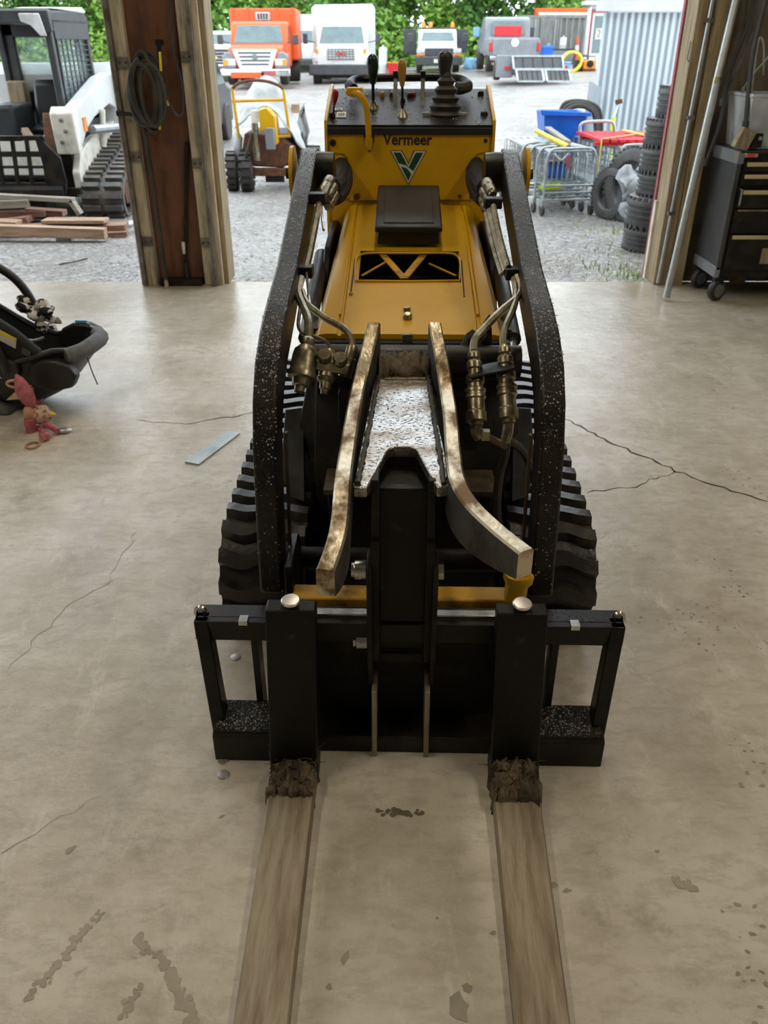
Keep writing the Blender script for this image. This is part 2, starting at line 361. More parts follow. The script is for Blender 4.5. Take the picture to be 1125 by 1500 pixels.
for px, py, r, sy, rot in ((103, 1245, .016, .4, .8), (672, 1476, .018, 1.5, .2), (684, 1447, .010, .9, .4), (506, 1402, .007, 2.2, -.4), (482, 1446, .006, 1, 0),
                           (810, 1297, .011, .6, .5), (722, 1367, .007, .7, 0), (963, 1247, .006, .6, 0), (640, 1345, .003, 1, 0), (325, 1196, .009, .4, .5), (742, 1364, .005, 1, 0),
                           (1005, 345+480, .005, .5, 0), (930, 800, .006, .5, 0), (830, 1305, .010, .5, .2)):
    mb = MB(); blob(gz(px, py, 0), r, mb, 11, sy, rot); mb.build('oil_spot', 'print_mark', floor)
def smear(pts, w, mt='oil'):
    mb = MB()
    for i in range(26*(len(pts)-1)):
        t = i/26; k = int(t); a, b = gz(*pts[k], 0), gz(*pts[k+1], 0); c = a.lerp(b, t-k)
        blob(c+V((random.gauss(0, w*.5), random.gauss(0, w*.5), 0)), random.uniform(.25, .8)*w, mb, 8)
        for v in mb.v[-8:]: v.z += i*1e-6
    mb.build('stain', mt, floor)
smear([(560, 1190), (615, 1192)], .012); smear([(145, 1335), (95, 1400), (40, 1465)], .010, 'stain'); smear([(200, 1375), (240, 1410), (262, 1450), (285, 1500)], .012, 'stain')
smear([(205, 1440), (180, 1490)], .008, 'stain'); smear([(990, 1290), (1015, 1300)], .012, 'stain')
# ---------------------------------------------------------------- yard
def gh(x, y):
    a = max(0, y-13); return -.06+.016*a+.05*max(0, min(x, 8))*min(1, a/16)
ys = [6.05+.25*i for i in range(24)]+[12+1.0*i for i in range(20)]+[32+3*i for i in range(20)]
xs = [-60, -45, -35, -28, -22, -18]+[-15+.75*i for i in range(41)]+[18, 22, 28, 35, 45, 60]
from mathutils import noise as nz
rows = [[V((x, y, gh(x, y)+(nz.noise(V((x*.9, y*.9, 0)))*.022+nz.noise(V((x*.3, y*.3, 3)))*.04)*min(1, max(0, y-6.05)*.6)-(.0 if y > 6.1 else .2))) for x in xs] for y in ys]
yard = struct(MB().grid(rows), 'ground', 'gravel', 'wet pale gravel yard outside the doorway'); yard['category'] = 'ground'
mb = MB()
for i in range(5200):                                        # loose stones
    y = 6.15+6.5*random.random()**1.5; x = random.uniform(-5.2, 3.6)
    r = random.uniform(.006, .017)*(1+.06*(y-6)); c = V((x, y, gh(x, y)+nz.noise(V((x*.9, y*.9, 0)))*.022*min(1, (y-6.05)*.6)+r*.25+nz.noise(V((x*.3, y*.3, 3)))*.04*min(1, (y-6.05)*.6)))
    q = [V((random.uniform(.6, 1.3)*r*a, random.uniform(.6, 1.3)*r*b, random.uniform(.2, .45)*r*d)) for a, b, d in ((1, 0, 0), (0, 1, 0), (-1, 0, 0), (0, -1, 0), (0, 0, 1))]
    mb.add([c+p for p in q], [(0, 1, 4), (1, 2, 4), (2, 3, 4), (3, 0, 4)])
tag(mb.build('gravel_stones', 'stone', ang=10), 'loose pale gravel stones scattered outside the doorway', 'gravel', kind='stuff')
mb = MB()
for cx, cy, n, s in ((905, 345, 130, .18), (880, 395, 110, .2), (930, 405, 110, .12), (895, 375, 50, .22), (845, 330, 14, .1)):
    c = gz(cx, cy, -.06)
    for i in range(n):
        x, y = c.x+random.gauss(0, s), max(6.1, c.y+random.gauss(0, s)); h = random.uniform(.025, .075); a = random.uniform(0, 6.3); d = V((math.cos(a), math.sin(a), 0))
        mb.add([V((x, y, -.07))-d*.007, V((x, y, -.07))+d*.007, V((x, y, -.06+h))+V((random.gauss(0, .02), random.gauss(0, .02), 0))], [(0, 1, 2)])
tag(mb.build('grass_tufts', 'grass'), 'sparse green grass sprouting in gravel beside the tire stack', 'grass', kind='stuff')
# ---------------------------------------------------------------- post between the two doorways
post = thing('trim_1', 'weathered wooden door post with brown plywood face between the doorways', 'post', (-1.455, 6.0, 0), 0, None, (-1.455, 6.0, 0), 'structure')
MB().bx(-1.76, -1.64, 5.96, 6.22, 0, 3.5).build('side_board', 'wood_pale', post, .004)
MB().bx(-1.30, -1.165, 5.96, 6.22, 0, 3.5).build('side_board', 'wood_pale', post, .004)
MB().bx(-1.165, -1.13, 6.0, 6.25, 0, 3.5).build('edge_board', 'wood_post', post, .003)
MB().bx(-1.64, -1.30, 6.02, 6.1, 0, 3.5).build('plywood_panel', 'plywood_brown', post)
for x, y0 in ((-1.725, .0), (-1.215, .0)):
    mb = MB(); mb.prism([(x-.013, 5.91), (x+.013, 5.91), (x+.013, 5.958), (x+.008, 5.958), (x+.008, 5.918), (x-.008, 5.918), (x-.008, 5.958), (x-.013, 5.958)], .01, 3.5, 'z')
    mb.build('door_track', 'old_steel', post)
for x, zs in ((-1.67, (.31, .86, 1.42)), (-1.26, (.3, .82, 1.45))):
    for z in zs:
        b = MB().bx(x-.035, x+.035, 5.945, 5.958, z-.03, z+.03).build('track_bracket', 'old_steel', post)
        for d in (-.02, .02): MB().lathe([(.008, 0), (.008, .006), (.005, .008)], (x+d, 5.945, z), (0, -1, 0), 8).build('bolt', 'rust', b)
MB().bx(-1.62, -1.32, 5.93, 6.02, 0, .045).build('sill_block', 'dirty_black', post)
# black hose coiled on a peg
hose = wthing('hose_coil', 'black rubber hose coiled on a hook on the door post', 'hose', (-1.56, 5.93, 1.2))
hc = at(214, 130, 5.86); mb = MB(); pts = []
N_ = 8
for k in range(N_*24):
    a = 2*math.pi*k/24; t = k/(N_*24)
    rx = .074+.016*math.cos(a*.37); rz = .195+.026*math.sin(a*.31+1)
    pts.append(V((hc.x+.008+rx*math.sin(a)+.03*math.sin(a*.13), 5.89-.07*abs(math.sin(math.pi*t*2.5)), hc.z-.02+rz*math.cos(a)-.02*math.sin(a*.21))))
mb.tube(pts, .0155, 7); mb.build('coil', 'rubber', hose)
MB().tube(cr([at(205, 165, 5.86), at(213, 200, 5.87), at(224, 270, 5.88), at(234, 340, 5.88), at(241, 395, 5.88), gz(243, 410, .06)], 5), .015, 8).build('hanging_end', 'rubber', hose)
p = gz(243, 412, .05); MB().lathe([(.012, 0), (.014, .01), (.014, .05), (.009, .055), (.009, .075)], (p.x, 5.88, .0), (0, 0, 1), 10).build('brass_fitting', 'brass_trim', hose)
MB().beam(at(233, 60, 5.9), at(233, 95, 5.9), .02, .02).build('hook', 'black_paint', hose)
MB().beam(at(228, 62, 5.9), at(239, 62, 5.9), .03, .03).build('hook_head', 'black_paint', hose)
tie = wthing('electric_cable', 'grey cord with yellow tags looped beside the hose coil', 'cord', tuple(at(245, 130, 5.95)))
MB().tube(cr([at(240, 110, 5.9), at(244, 140, 5.88), at(252, 160, 5.88), at(262, 170, 5.9), at(268, 160, 5.93), at(266, 120, 5.95), at(255, 80, 5.95), at(250, 20, 5.96), at(248, -10, 5.96)], 5), .008, 6).build('cable', 'dark_grey', tie)
MB().beam(at(238, 122, 5.87), at(247, 138, 5.87), .035, .03).build('plug', 'dark_grey', tie)
for a, b in (((234, 76), (236, 104)), ((216, 105), (223, 122)), ((233, 164), (234, 190)), ((242, 140), (247, 155))): MB().beam(at(*a, 5.84), at(*b, 5.84), .014, .006).build('yellow_tag', 'yellow_plastic', tie)
br = wthing('push_rod', 'black rod standing on the post sill against brown plywood', 'rod', tuple(gz(280, 402, .045)))
a, b = gz(281, 400, .045), at(273, 208, 5.99); MB().tube([V((a.x, 5.985, .045)), V((a.x, 5.985, .16))], .022, 8).build('foot', 'black_plastic', br); MB().tube([V((a.x, 5.985, .16)), V((b.x, 6.0, b.z))], .013, 8).build('shaft', 'black_paint', br)
MB().tube([V((a.x, 5.985, .22)), V((a.x, 5.985, .30))], .0145, 8).build('label_band', 'paper', br)
pg = wthing('wall_peg', 'short black peg bar reaching across the left door track', 'peg', tuple(at(178, 166, 5.9)))
MB().tube([at(171, 166, 5.89), at(197, 168, 5.89)], .013, 8).build('bar', 'black_paint', pg); MB().lathe([(.018, 0), (.018, .01)], at(171, 166, 5.89), (1, 0, 0), 10).build('end_cap', 'black_paint', pg)
# ---------------------------------------------------------------- right jamb
j = thing('trim_2', 'wooden door jamb with red painted edge beside the tool chest', 'jamb', (2.02, 6.0, 0), 0, None, (2.02, 6.0, 0), 'structure')
MB().bx(1.95, 1.985, 6.2, 6.24, 0, 3.5).build('red_edge_board', 'red_trim', j)
MB().bx(1.947, 1.976, 6.16, 6.2, 0, .55).build('white_strip', 'offwhite', j)
MB().bx(1.962, 2.06, 5.975, 6.2, 0, 3.5).build('jamb_board', 'wood_post', j, .003)
MB().bx(2.065, 2.16, 5.94, 6.1, 0, 4.3).build('stud', 'wood_post', j, .004)
MB().tube([V((1.985, 5.945, .02)), V((2.035, 5.94, 1.75)), V((2.085, 5.935, 3.5))], .013, 8).build('conduit', 'galvanized', j)
for z in (.5, 1.1, 1.65): MB().bx(1.985+.03*z-.025, 1.985+.03*z+.025, 5.928, 5.972, z-.012, z+.012).build('conduit_strap', 'old_steel', j)
MB().tube(cr([at(1012, 60, 5.99), at(1009, 75, 5.985), at(1007, 86, 5.985), at(1010, 90, 5.985), at(1013, 80, 5.985)], 4), .003, 5).build('wire_loop', 'dark_grey', j)
def drops_on(o, n, r0, r1, nzmin=.2, mt='glint_water'):           # standing rain drops as small domes
    me = o.data; tris = []
    me.calc_loop_triangles()
    for t in me.loop_triangles:
        if t.normal.z < nzmin: continue
        a, b, c = (me.vertices[i].co for i in t.vertices); tris.append((t.area*t.normal.z, a.copy(), b.copy(), c.copy(), t.normal.copy()))
    if not tris: return
    mb = MB(); ws = [t[0] for t in tris]
    for t in random.choices(tris, ws, k=n):
        u, v = random.random(), random.random()
        if u+v > 1: u, v = 1-u, 1-v
        p = t[1]+(t[2]-t[1])*u+(t[3]-t[1])*v; nn = t[4]; x = nn.orthogonal().normalized(); y = nn.cross(x); r = r0+(r1-r0)*random.random()**2.5; e = random.uniform(.7, 1.5); an = random.random()*6.28
        x, y = x*math.cos(an)+y*math.sin(an), y*math.cos(an)-x*math.sin(an)
        ring = [(1, 0), (.8, .38), (.4, .55)]; vs = [p+nn*r*h+(x*math.cos(k*1.0472)*e+y*math.sin(k*1.0472))*r*q for q, h in ring for k in range(6)]
        fs = [(i*6+k, i*6+(k+1) % 6, (i+1)*6+(k+1) % 6, (i+1)*6+k) for i in range(2) for k in range(6)]+[[12+k for k in range(6)]]
        mb.add(vs, fs)
    OFF['__drops'] = V(); q = mb.build('rain_drops', mt, None, 0, 80); q.parent = o; q['kind'] = 'stuff'; return q
# ================================================================ MINI LOADER (machine frame: x right, y away from the camera, z up)
MB0 = Vector((0, 2.6, 0))
ldr = thing('mini_skid_steer', 'yellow and black stand-on tracked mini loader in the garage centre', 'loader', tuple(RZ @ MB0+MO), YAW, None, MB0)
def P(mb, name, mt, parent=None, bevel=0, ang=35): return mb.build(name, mt, parent or ldr, bevel, ang)
# ---- rubber tracks: belt loop with one lug object per lug
TW = .235
def track_path():
    c1, r1, c2, r2 = V((0, 2.005, .178)), .150, V((0, 3.15, .20)), .172; pts = []
    for k in range(13): a = math.radians(-90-15*k); pts.append(c1+r1*V((0, math.cos(a), math.sin(a))))
    for k in range(13): a = math.radians(90-15*k); pts.append(c2+r2*V((0, math.cos(a), math.sin(a))))
    out = []; n = len(pts)
    for i in range(n):
        a, b = pts[i], pts[(i+1) % n]; m = max(1, int((b-a).length/.06))
        out += [a.lerp(b, k/m) for k in range(m)]
    return out
TP = track_path(); tl = [0]
for i in range(len(TP)): tl.append(tl[-1]+(TP[(i+1) % len(TP)]-TP[i]).length)
def tpos(s):
    s %= tl[-1]
    for i in range(len(TP)):
        if tl[i+1] >= s:
            a, b = TP[i], TP[(i+1) % len(TP)]; d = (b-a).normalized(); return a.lerp(b, (s-tl[i])/max(1e-6, tl[i+1]-tl[i])), d
lug = MB(); rows = []
for i in range(13):                                       # wavy lug across the belt
    u = -TW/2+TW*i/12; w = .012*math.sin(u/TW*2*math.pi*1.5+.6); e = .85 if i in (0, 12) else 1
    rows.append([V((u, w-.027, 0)), V((u, w-.018, .027*e)), V((u, w+.018, .027*e)), V((u, w+.027, 0))])
lug.grid(rows); lug.add([rows[0][k] for k in range(4)], [(0, 1, 2, 3)]); lug.add([rows[-1][k] for k in range(4)], [(3, 2, 1, 0)])
OFF['__none__'] = V(); lug_me = None; NL = 40
for sx in (-1, 1):
    X = sx*.4025; mb = MB(); rows = []
    for i, p in enumerate(TP):
        d = (TP[(i+1) % len(TP)]-TP[i-1]).normalized(); n = V((0, d.z, -d.y)); n = n if n.dot(p-V((0, 2.6, .19))) > 0 else -n
        rows.append([p+V((X-TW/2, 0, 0)), p+n*-.0+V((X+TW/2, 0, 0)), p-n*.022+V((X+TW/2, 0, 0)), p-n*.022+V((X-TW/2, 0, 0))])
    rows.append(rows[0]); mb.grid(rows, wrap=True)
    belt = P(mb, 'track', 'track_rubber')
    for k in range(NL):
        p, d = tpos(tl[-1]*k/NL); n = V((0, d.z, -d.y)); n = n if n.dot(p-V((0, 2.6, .19))) > 0 else -n
        if lug_me is None: o = lug.build('lug', 'track_rubber'); lug_me = o.data
        else: o = bpy.data.objects.new('lug', lug_me); COL.objects.link(o)
        o.parent = belt; R = Matrix((V((1, 0, 0)), n.cross(V((1, 0, 0))), n)).transposed()
        o.matrix_local = Matrix.Translation(p+V((X, 0, 0))-MB0) @ R.to_4x4()
    for (yy, zz, r) in ((2.005, .178, .122), (3.15, .20, .145), (2.35, .10, .07), (2.6, .10, .07), (2.85, .10, .07)):
        P(MB().lathe([(.03, -.07), (r, -.065), (r, -.02), (r*.75, -.015), (r*.75, .015), (r, .02), (r, .065), (.03, .07)], (X, yy, zz), (1, 0, 0), 20), 'track_wheel', 'dirty_black')
    P(MB().bx(X-.05, X+.05, 2.1, 3.05, .13, .25), 'track_frame', 'dirty_black')
# ---- chassis
P(MB().prism([(2.12, .14), (3.45, .14), (3.55, .4), (3.55, .72), (2.34, .72), (2.2, .6), (2.12, .45)], -.272, .272), 'chassis', 'dirty_black', None, .004)
P(MB().bx(-.225, .235, 2.0, 2.13, .16, .42), 'front_housing', 'front_black', None, .005)
P(MB().bx(-.235, .245, 1.985, 2.14, .42, .435), 'front_ledge', 'brown_edge')
P(MB().bx(-.2, .2, 2.14, 2.2, .44, .66), 'radiator_guard', 'dirty_black', None, .004)
for sx in (-1, 1):
    P(MB().add([V((sx*.272, 2.16, .33)), V((sx*.272, 2.62, .33)), V((sx*.272, 2.55, .66)), V((sx*.272, 2.3, .66)), V((sx*.365, 2.2, .335)), V((sx*.365, 2.62, .335)), V((sx*.30, 2.55, .66)), V((sx*.30, 2.34, .66))],
        [(0, 1, 2, 3), (4, 5, 6, 7), (0, 4, 7, 3), (1, 5, 6, 2), (3, 2, 6, 7), (0, 1, 5, 4)]), 'fender', 'wet_black', None, .004)
    P(MB().prism([(2.55, .3), (3.5, .3), (3.45, .9), (3.2, .93), (2.9, .9), (2.75, .8), (2.62, .6)], sx*.275, sx*.295), 'side_plate', 'black_paint', None, .003)
    P(MB().bx(sx*.3, sx*.27, 2.35, 2.45, .72, .78), 'hood_mount', 'dirty_black')
for pts in (((418, 600, 2.32), (444, 597, 2.34), (446, 735, 2.06), (424, 728, 2.08), (411, 690, 2.14)), ((752, 597, 2.34), (778, 598, 2.32), (784, 690, 2.14), (772, 728, 2.08), (750, 735, 2.06))):
    q = [mp(*p) for p in pts]; n_ = len(q); P(MB().add(q+[v+V((0, .03, -.012)) for v in q], [list(range(n_)), list(range(n_, 2*n_))]+[(i, (i+1) % n_, n_+(i+1) % n_, n_+i) for i in range(n_)]), 'sloped_guard', 'guard_sheen', None, .002)
# front cross tube
P(MB().tube([V((-.31, 2.2, .735)), V((.31, 2.2, .735))], .045, 16), 'cross_tube', 'black_paint')
P(MB().bx(-.29, .29, 2.27, 2.31, .68, .765), 'front_crossbar', 'dirty_black', None, .004)
# ---- hood
HY0, HZ0, HK = 2.3, .779, .204
def hz(y): return HZ0+HK*(y-HY0)
def hw(y): return .286-.04*(y-2.3)/.98
def hp(px, py, dz=0): return mpl(px, py, HY0, HZ0+dz, HK)
vb, vt = hp(600, 413).y, hp(600, 371).y
def dome(x, y):                                           # raised scoop behind the vent
    h = .16-.03*(y-vt)/max(.1, 3.28-vt); e = max(0, min(1, (h-abs(x))/.018)); return .007*e if y >= vt-1e-4 else 0
ysn = [2.3, 2.303, 2.32, 2.4, vb-.1, vb-.02, vb, vt-.0005, vt, vt+.05]+[vt+.05+(3.28-vt-.05)*k/6 for k in range(1, 7)]
def sect(y):
    w = hw(y); z = hz(y); front = y < 2.3005; inner = [-.182, -.165, -.147, -.1, -.05, 0, .05, .1, .147, .165, .182]
    L_ = [(-w-.004, -.17), (-w-.002, -.05), (-w+.006, -.018), (-w+.022, -.003), (-w+.045, 0), (-.212, 0), (-.208, -.006), (-.200, -.006), (-.196, 0)]
    pts = [V((x, y, z+d)) for x, d in L_]+[V((x, y, z+dome(x, y))) for x in inner]+[V((-x, y, z+d)) for x, d in L_[::-1]]
    if front: pts = [V((p.x, p.y+.004, min(p.z, z)-.045)) for p in pts]
    return pts
rows = [sect(y) for y in ysn]; iv = ysn.index(vb)
hood = P(MB().grid(rows, hole=lambda i, j_: i == iv and 10 <= j_ < 18), 'hood', 'yellow_paint')
d = .09; q = [V((-.167, vb, hz(vb))), V((.167, vb, hz(vb))), V((.167, vt, hz(vt)+.007)), V((-.167, vt, hz(vt)+.007))]; q2 = [p+V((0, .03, -d)) for p in q]
P(MB().add(q+q2, [(0, 1, 5, 4), (1, 2, 6, 5), (2, 3, 7, 6), (3, 0, 4, 7), (4, 5, 6, 7)]), 'vent_recess', 'dirty_black', hood)
P(MB().tube(cr([hp(521, 411, .004), hp(521, 385, .006), hp(527, 374, .006), hp(545, 371, .006), hp(600, 371, .006), hp(652, 371, .006), hp(668, 374, .006), hp(674, 385, .006), hp(673, 411, .004)], 4)+[hp(600, 412, .003)], .0035, 6, closed=True), 'vent_rim', 'yellow_paint', hood)
for a, b, w in (((556, 368), (592, 408), .024), ((625, 368), (592, 408), .024), ((530, 404), (565, 384), .007), ((668, 404), (628, 386), .007)):
    P(MB().beam(hp(*a, -.008), hp(*b, -.012), w, .004), 'vent_brace', 'yellow_dirty', hood)
for xs_ in ((514, 428, 520, 380), (680, 435, 676, 382)): P(MB().beam(hp(xs_[0], xs_[1], .0015), hp(xs_[2], xs_[3], .0015), .004, .004), 'vent_seam', 'dirty_black', hood)
P(MB().lathe([(.006, 0), (.006, .004), (.003, .006)], hp(514, 431, .001), (0, -.2, 1), 8), 'screw', 'zinc', hood)
for sx in (0, 1):                                         # pressed side channels by the dome
    a = [(513, 308), (519, 312), (498, 462), (492, 470)] if not sx else [(683, 308), (677, 312), (700, 462), (706, 470)]
    P(MB().beam(hp(*a[1], .0), hp(*a[2], .0), .007, .010), 'pressed_rib', 'yellow_paint', hood)
# rubber tool box on the hood
b0 = hp(598, 359, .018); b1 = hp(598, 298, .018); up = V((0, -HK, 1)).normalized(); ax = (b1-b0).normalized(); cx_ = b0.x
tb = P(MB().add([b0+V((s*w, 0, 0))+u for s, w, u in ((-1, .108, V()), (1, .108, V()), (1, .108, ax*(b1-b0).length), (-1, .108, ax*(b1-b0).length), (-1, .104, up*.05), (1, .104, up*.05), (1, .10, ax*(b1-b0).length+up*.05), (-1, .10, ax*(b1-b0).length+up*.05))],
    [(3, 2, 1, 0), (4, 5, 6, 7), (0, 1, 5, 4), (1, 2, 6, 5), (2, 3, 7, 6), (3, 0, 4, 7)]), 'manual_box', 'black_plastic', None, .006)
lid = b0+up*.045+ax*-.008; LL = (b1-b0).length+.016
P(MB().add([lid+V((s*.114, 0, 0))+u for s, u in ((-1, V()), (1, V()), (1, ax*LL), (-1, ax*LL), (-1, up*.022), (1, up*.022), (1, ax*LL+up*.022), (-1, ax*LL+up*.022))],
    [(3, 2, 1, 0), (4, 5, 6, 7), (0, 1, 5, 4), (1, 2, 6, 5), (2, 3, 7, 6), (3, 0, 4, 7)]), 'lid', 'black_plastic', tb, .006)
P(MB().add([lid+up*.0225+ax*t+V((s*w, 0, 0))+up*h for h in (0, .003) for t, w in ((.03, .085), (LL-.03, .085)) for s in (-1, 1)], [(4, 5, 7, 6), (0, 1, 5, 4), (2, 3, 7, 6), (0, 2, 6, 4), (1, 3, 7, 5)]), 'lid_panel', 'black_plastic', tb, .002)
# hood latch
P(MB().lathe([(.012, -.004), (.014, 0), (.014, .012), (.008, .018)], hp(597, 466, .0), (0, -.5, 1), 12), 'latch_pin', 'zinc', hood)
P(MB().lathe([(.010, 0), (.012, .004), (.009, .014)], hp(596, 455, .004), (0, -.3, 1), 10), 'latch_head', 'zinc', hood)
a = hp(597, 473, .006); P(MB().bx(a.x-.016, a.x+.016, 2.27, 2.285, .68, .79), 'latch_strap', 'zinc', hood, .003)
P(MB().bx(a.x-.018, a.x+.018, 2.262, 2.27, .69, .73), 'latch_clip', 'zinc', hood, .003)
# ---- control console
CY = 3.3; CX0, CX1 = -.318, .312
mb = MB(); mb.prism([(CY, .95), (CY, 1.245), (CY+.005, 1.25), (CY+.34, 1.352), (CY+.40, 1.30), (CY+.40, .5), (CY+.02, .5)], CX0+.012, CX1-.012); cons = P(mb, 'console', 'yellow_paint')
for x0, x1 in ((CX0, CX0+.012), (CX1-.012, CX1)):
    P(MB().prism([(CY-.008, .93), (CY-.008, 1.235), (CY-.002, 1.27), (CY+.30, 1.375), (CY+.36, 1.375), (CY+.42, 1.28), (CY+.42, .5), (CY, .5)], x0, x1), 'console_side', 'yellow_paint', None, .002)
TK = .102/.335
def ct(px, py, dz=0): return mpl(px, py, CY+.005, 1.2525+dz, TK)
def cpn(px, py, dy=0): return mp(px, py, CY-dy)
P(MB().prism([(CY-.006, 1.232), (CY-.008, 1.255), (CY+.34, 1.359), (CY+.40, 1.31), (CY+.40, 1.30), (CY+.34, 1.35), (CY+.004, 1.245)], CX0+.013, CX1-.013), 'console_top', 'wet_black')
drops_on(bpy.data.objects['console_top'], 260, .0015, .005, .5)
P(MB().bx(CX0+.014, CX1-.014, CY-.014, CY-.004, 1.222, 1.246), 'console_lip', 'black_plastic', None, .002)
# removable front panel with corner cut-outs
a = [(486, 189), (716, 187), (716, 222), (700, 224), (692, 232), (690, 292), (512, 294), (510, 232), (503, 225), (486, 224)]
P(MB().prism([(cpn(*p).x, cpn(*p).z) for p in a], CY-.006, CY-.001, 'y'), 'front_panel', 'yellow_paint', None, .0015)
for p in ((487.5, 209), (711, 206), (523, 288), (673, 287)):
    P(MB().lathe([(.013, 0), (.013, .003), (.008, .004), (.008, .010)], cpn(*p, .004), (0, -1, 0), 6), 'bolt', 'rust' if p[1] > 250 else 'dirty_black')
for pts in (((492, 290), (488, 260), (489, 238), (497, 230), (508, 236), (511, 255), (510, 290)), ((708, 290), (711, 260), (709, 238), (702, 230), (690, 236), (686, 255), (688, 290))):
    q = [cpn(*p, .003) for p in pts]; P(MB().prism([(v.x, v.z) for v in q], CY-.0085, CY-.004, 'y'), 'hose_port', 'decal_dark')
    P(MB().tube(cr(q, 4), .004, 6), 'port_rim', 'yellow_paint')
q = [cpn(*p, .008) for p in ((533, 206), (532, 190), (549, 190), (548, 206), (545, 219), (541, 223), (537, 219))]; P(MB().prism([(v.x, v.z) for v in q], CY-.009, CY-.005, 'y'), 'lever_slot', 'decal_dark')
# lettering and emblem
def text(s, size, mt, parent, loc, rot, bold=.0, ext=.0006, name='lettering', align='CENTER', sx=1.):
    c = bpy.data.curves.new(name, 'FONT'); c.body = s; c.size = size; c.extrude = ext; c.offset = bold; c.align_x = align; c.align_y = 'CENTER'; c.resolution_u = 3
    t = bpy.data.objects.new(name, c); COL.objects.link(t); bpy.context.view_layer.update()
    me = bpy.data.meshes.new_from_object(t.evaluated_get(bpy.context.evaluated_depsgraph_get())); bpy.data.objects.remove(t)
    o = bpy.data.objects.new(name, me); COL.objects.link(o); me.materials.clear(); me.materials.append(M[mt])
    o.parent = parent; o.location = Vector(loc)-OFF.get(parent.name, V()); o.rotation_euler = rot; o.scale = (sx, 1, 1); return o
tx = cpn(597, 205, .0075); text('Vermeer', .054, 'decal_dark', ldr, tx, (math.pi/2, 0, 0), .0012, .0008, sx=.92)
P(MB().tube([cpn(633.5, 199.5, .008)+V((.004*math.cos(a), 0, .004*math.sin(a))) for a in [i*math.pi/5 for i in range(10)]], .0008, 4, closed=True), 'registered_mark', 'decal_white')
def flat(pts, dy, mt, name, t=.0012):
    q = [cpn(*p) for p in pts]; return P(MB().prism([(v.x, v.z) for v in q], CY-dy-t, CY-dy, 'y'), name, mt)
flat([(571.5, 220), (589, 220), (598.5, 238), (606, 220), (625, 220), (598, 270)], .0062, 'decal_dark', 'emblem_border')
flat([(573, 221), (588, 221), (598.5, 241), (607.5, 221), (623.5, 221), (598, 268)], .0074, 'decal_white', 'emblem_outline')
flat([(576.5, 223), (587, 223), (598.5, 244.5), (609, 223), (620, 223), (605.5, 250), (594, 241), (584, 238.5)], .0086, 'decal_green', 'emblem_upper')
flat([(587.5, 243.5), (596, 246), (602.5, 254.5), (598, 264)], .0086, 'decal_green', 'emblem_lower')
# ---- levers
def lever(base, top, r, knob, mt, name, boot=True):
    b, t = Vector(base), Vector(top); a = (t-b).normalized()
    o = P(MB().tube([b-a*.01, t-a*knob[1]*.7], r, 8), name, 'black_paint')
    L = knob[1]; R_ = knob[0]
    P(MB().lathe([(R_*.45, -L), (R_*.6, -L*.85), (R_*.9, -L*.45), (R_, -L*.2), (R_*.92, 0), (R_*.65, L*.13), (R_*.25, L*.19)], t-a*L*.19, a, 16), 'knob', mt, o)
    if boot: P(MB().lathe([(.022, 0), (.018, .012), (.010, .02), (.008, .03)], b, a, 12), 'lever_collar', 'zinc', o)
    return o
a = ct(547, 161); P(MB().lathe([(.042, 0), (.044, .003), (.03, .004), (.028, -.002)], a, (0, -TK, 1), 20), 'lever_well', 'decal_dark')
lever(ct(547, 160), mp(545.5, 79, 3.40), .006, (.022, .085), 'knob_green', 'green_knob_lever')
lever(ct(590, 172), mp(588.5, 86, 3.37), .005, (.0165, .075), 'knob_amber', 'amber_knob_lever')
lever(ct(488, 172), mp(491.5, 131, 3.32), .004, (.013, .05), 'knob_red', 'red_knob_lever', False)
# joystick with rubber bellows
jb = ct(652, 166); js = P(MB().tube([jb+V((0, 0, .10)), mp(652, 105, jb.y)], .012, 10), 'joystick', 'black_plastic')
prof = []
for k in range(5): r = .066-.009*k; z = .028*k; prof += [(r, z), (r+.004, z+.009), (r-.006, z+.018), (r-.012, z+.022)]
P(MB().lathe(prof+[(.02, .135), (.015, .15)], jb+V((0, 0, -.012)), (0, 0, 1), 22), 'bellows', 'rubber', js)
t = mp(652.5, 78, jb.y); P(MB().lathe([(.014, -.085), (.018, -.07), (.026, -.035), (.029, -.012), (.024, .0), (.012, .008)], t, (0, 0, 1), 16), 'grip', 'black_plastic', js)
P(MB().bx(jb.x-.085, jb.x+.08, jb.y-.04, jb.y+.06, jb.z-.012, jb.z+.004), 'joystick_plate', 'steel', js)
# handlebar loop
hb = cr([mp(518, 131, 3.50), mp(512, 124, 3.55), mp(520, 117, 3.62), mp(545, 114.5, 3.66), mp(600, 113.5, 3.67), mp(650, 113.5, 3.66), mp(676, 116, 3.62), mp(687, 124, 3.55), mp(677, 129, 3.50), mp(668, 129, 3.49)], 6)
hbar = P(MB().tube(hb, .0155, 10), 'handlebar', 'black_paint')
P(MB().tube(hb[:6], .021, 10), 'grip', 'rubber', hbar); P(MB().tube(hb[-11:], .0225, 10), 'grip', 'rubber', hbar)
for px in (579, 619):
    b = ct(px, 156); P(MB().beam(b, mp(px+.5, 108, 3.62), .016, .012), 'handlebar_post', 'rubber'); a = mp(px+.5, 109, 3.61); P(MB().box(a, (.02, .04, .025)), 'clamp', 'black_paint', hbar)
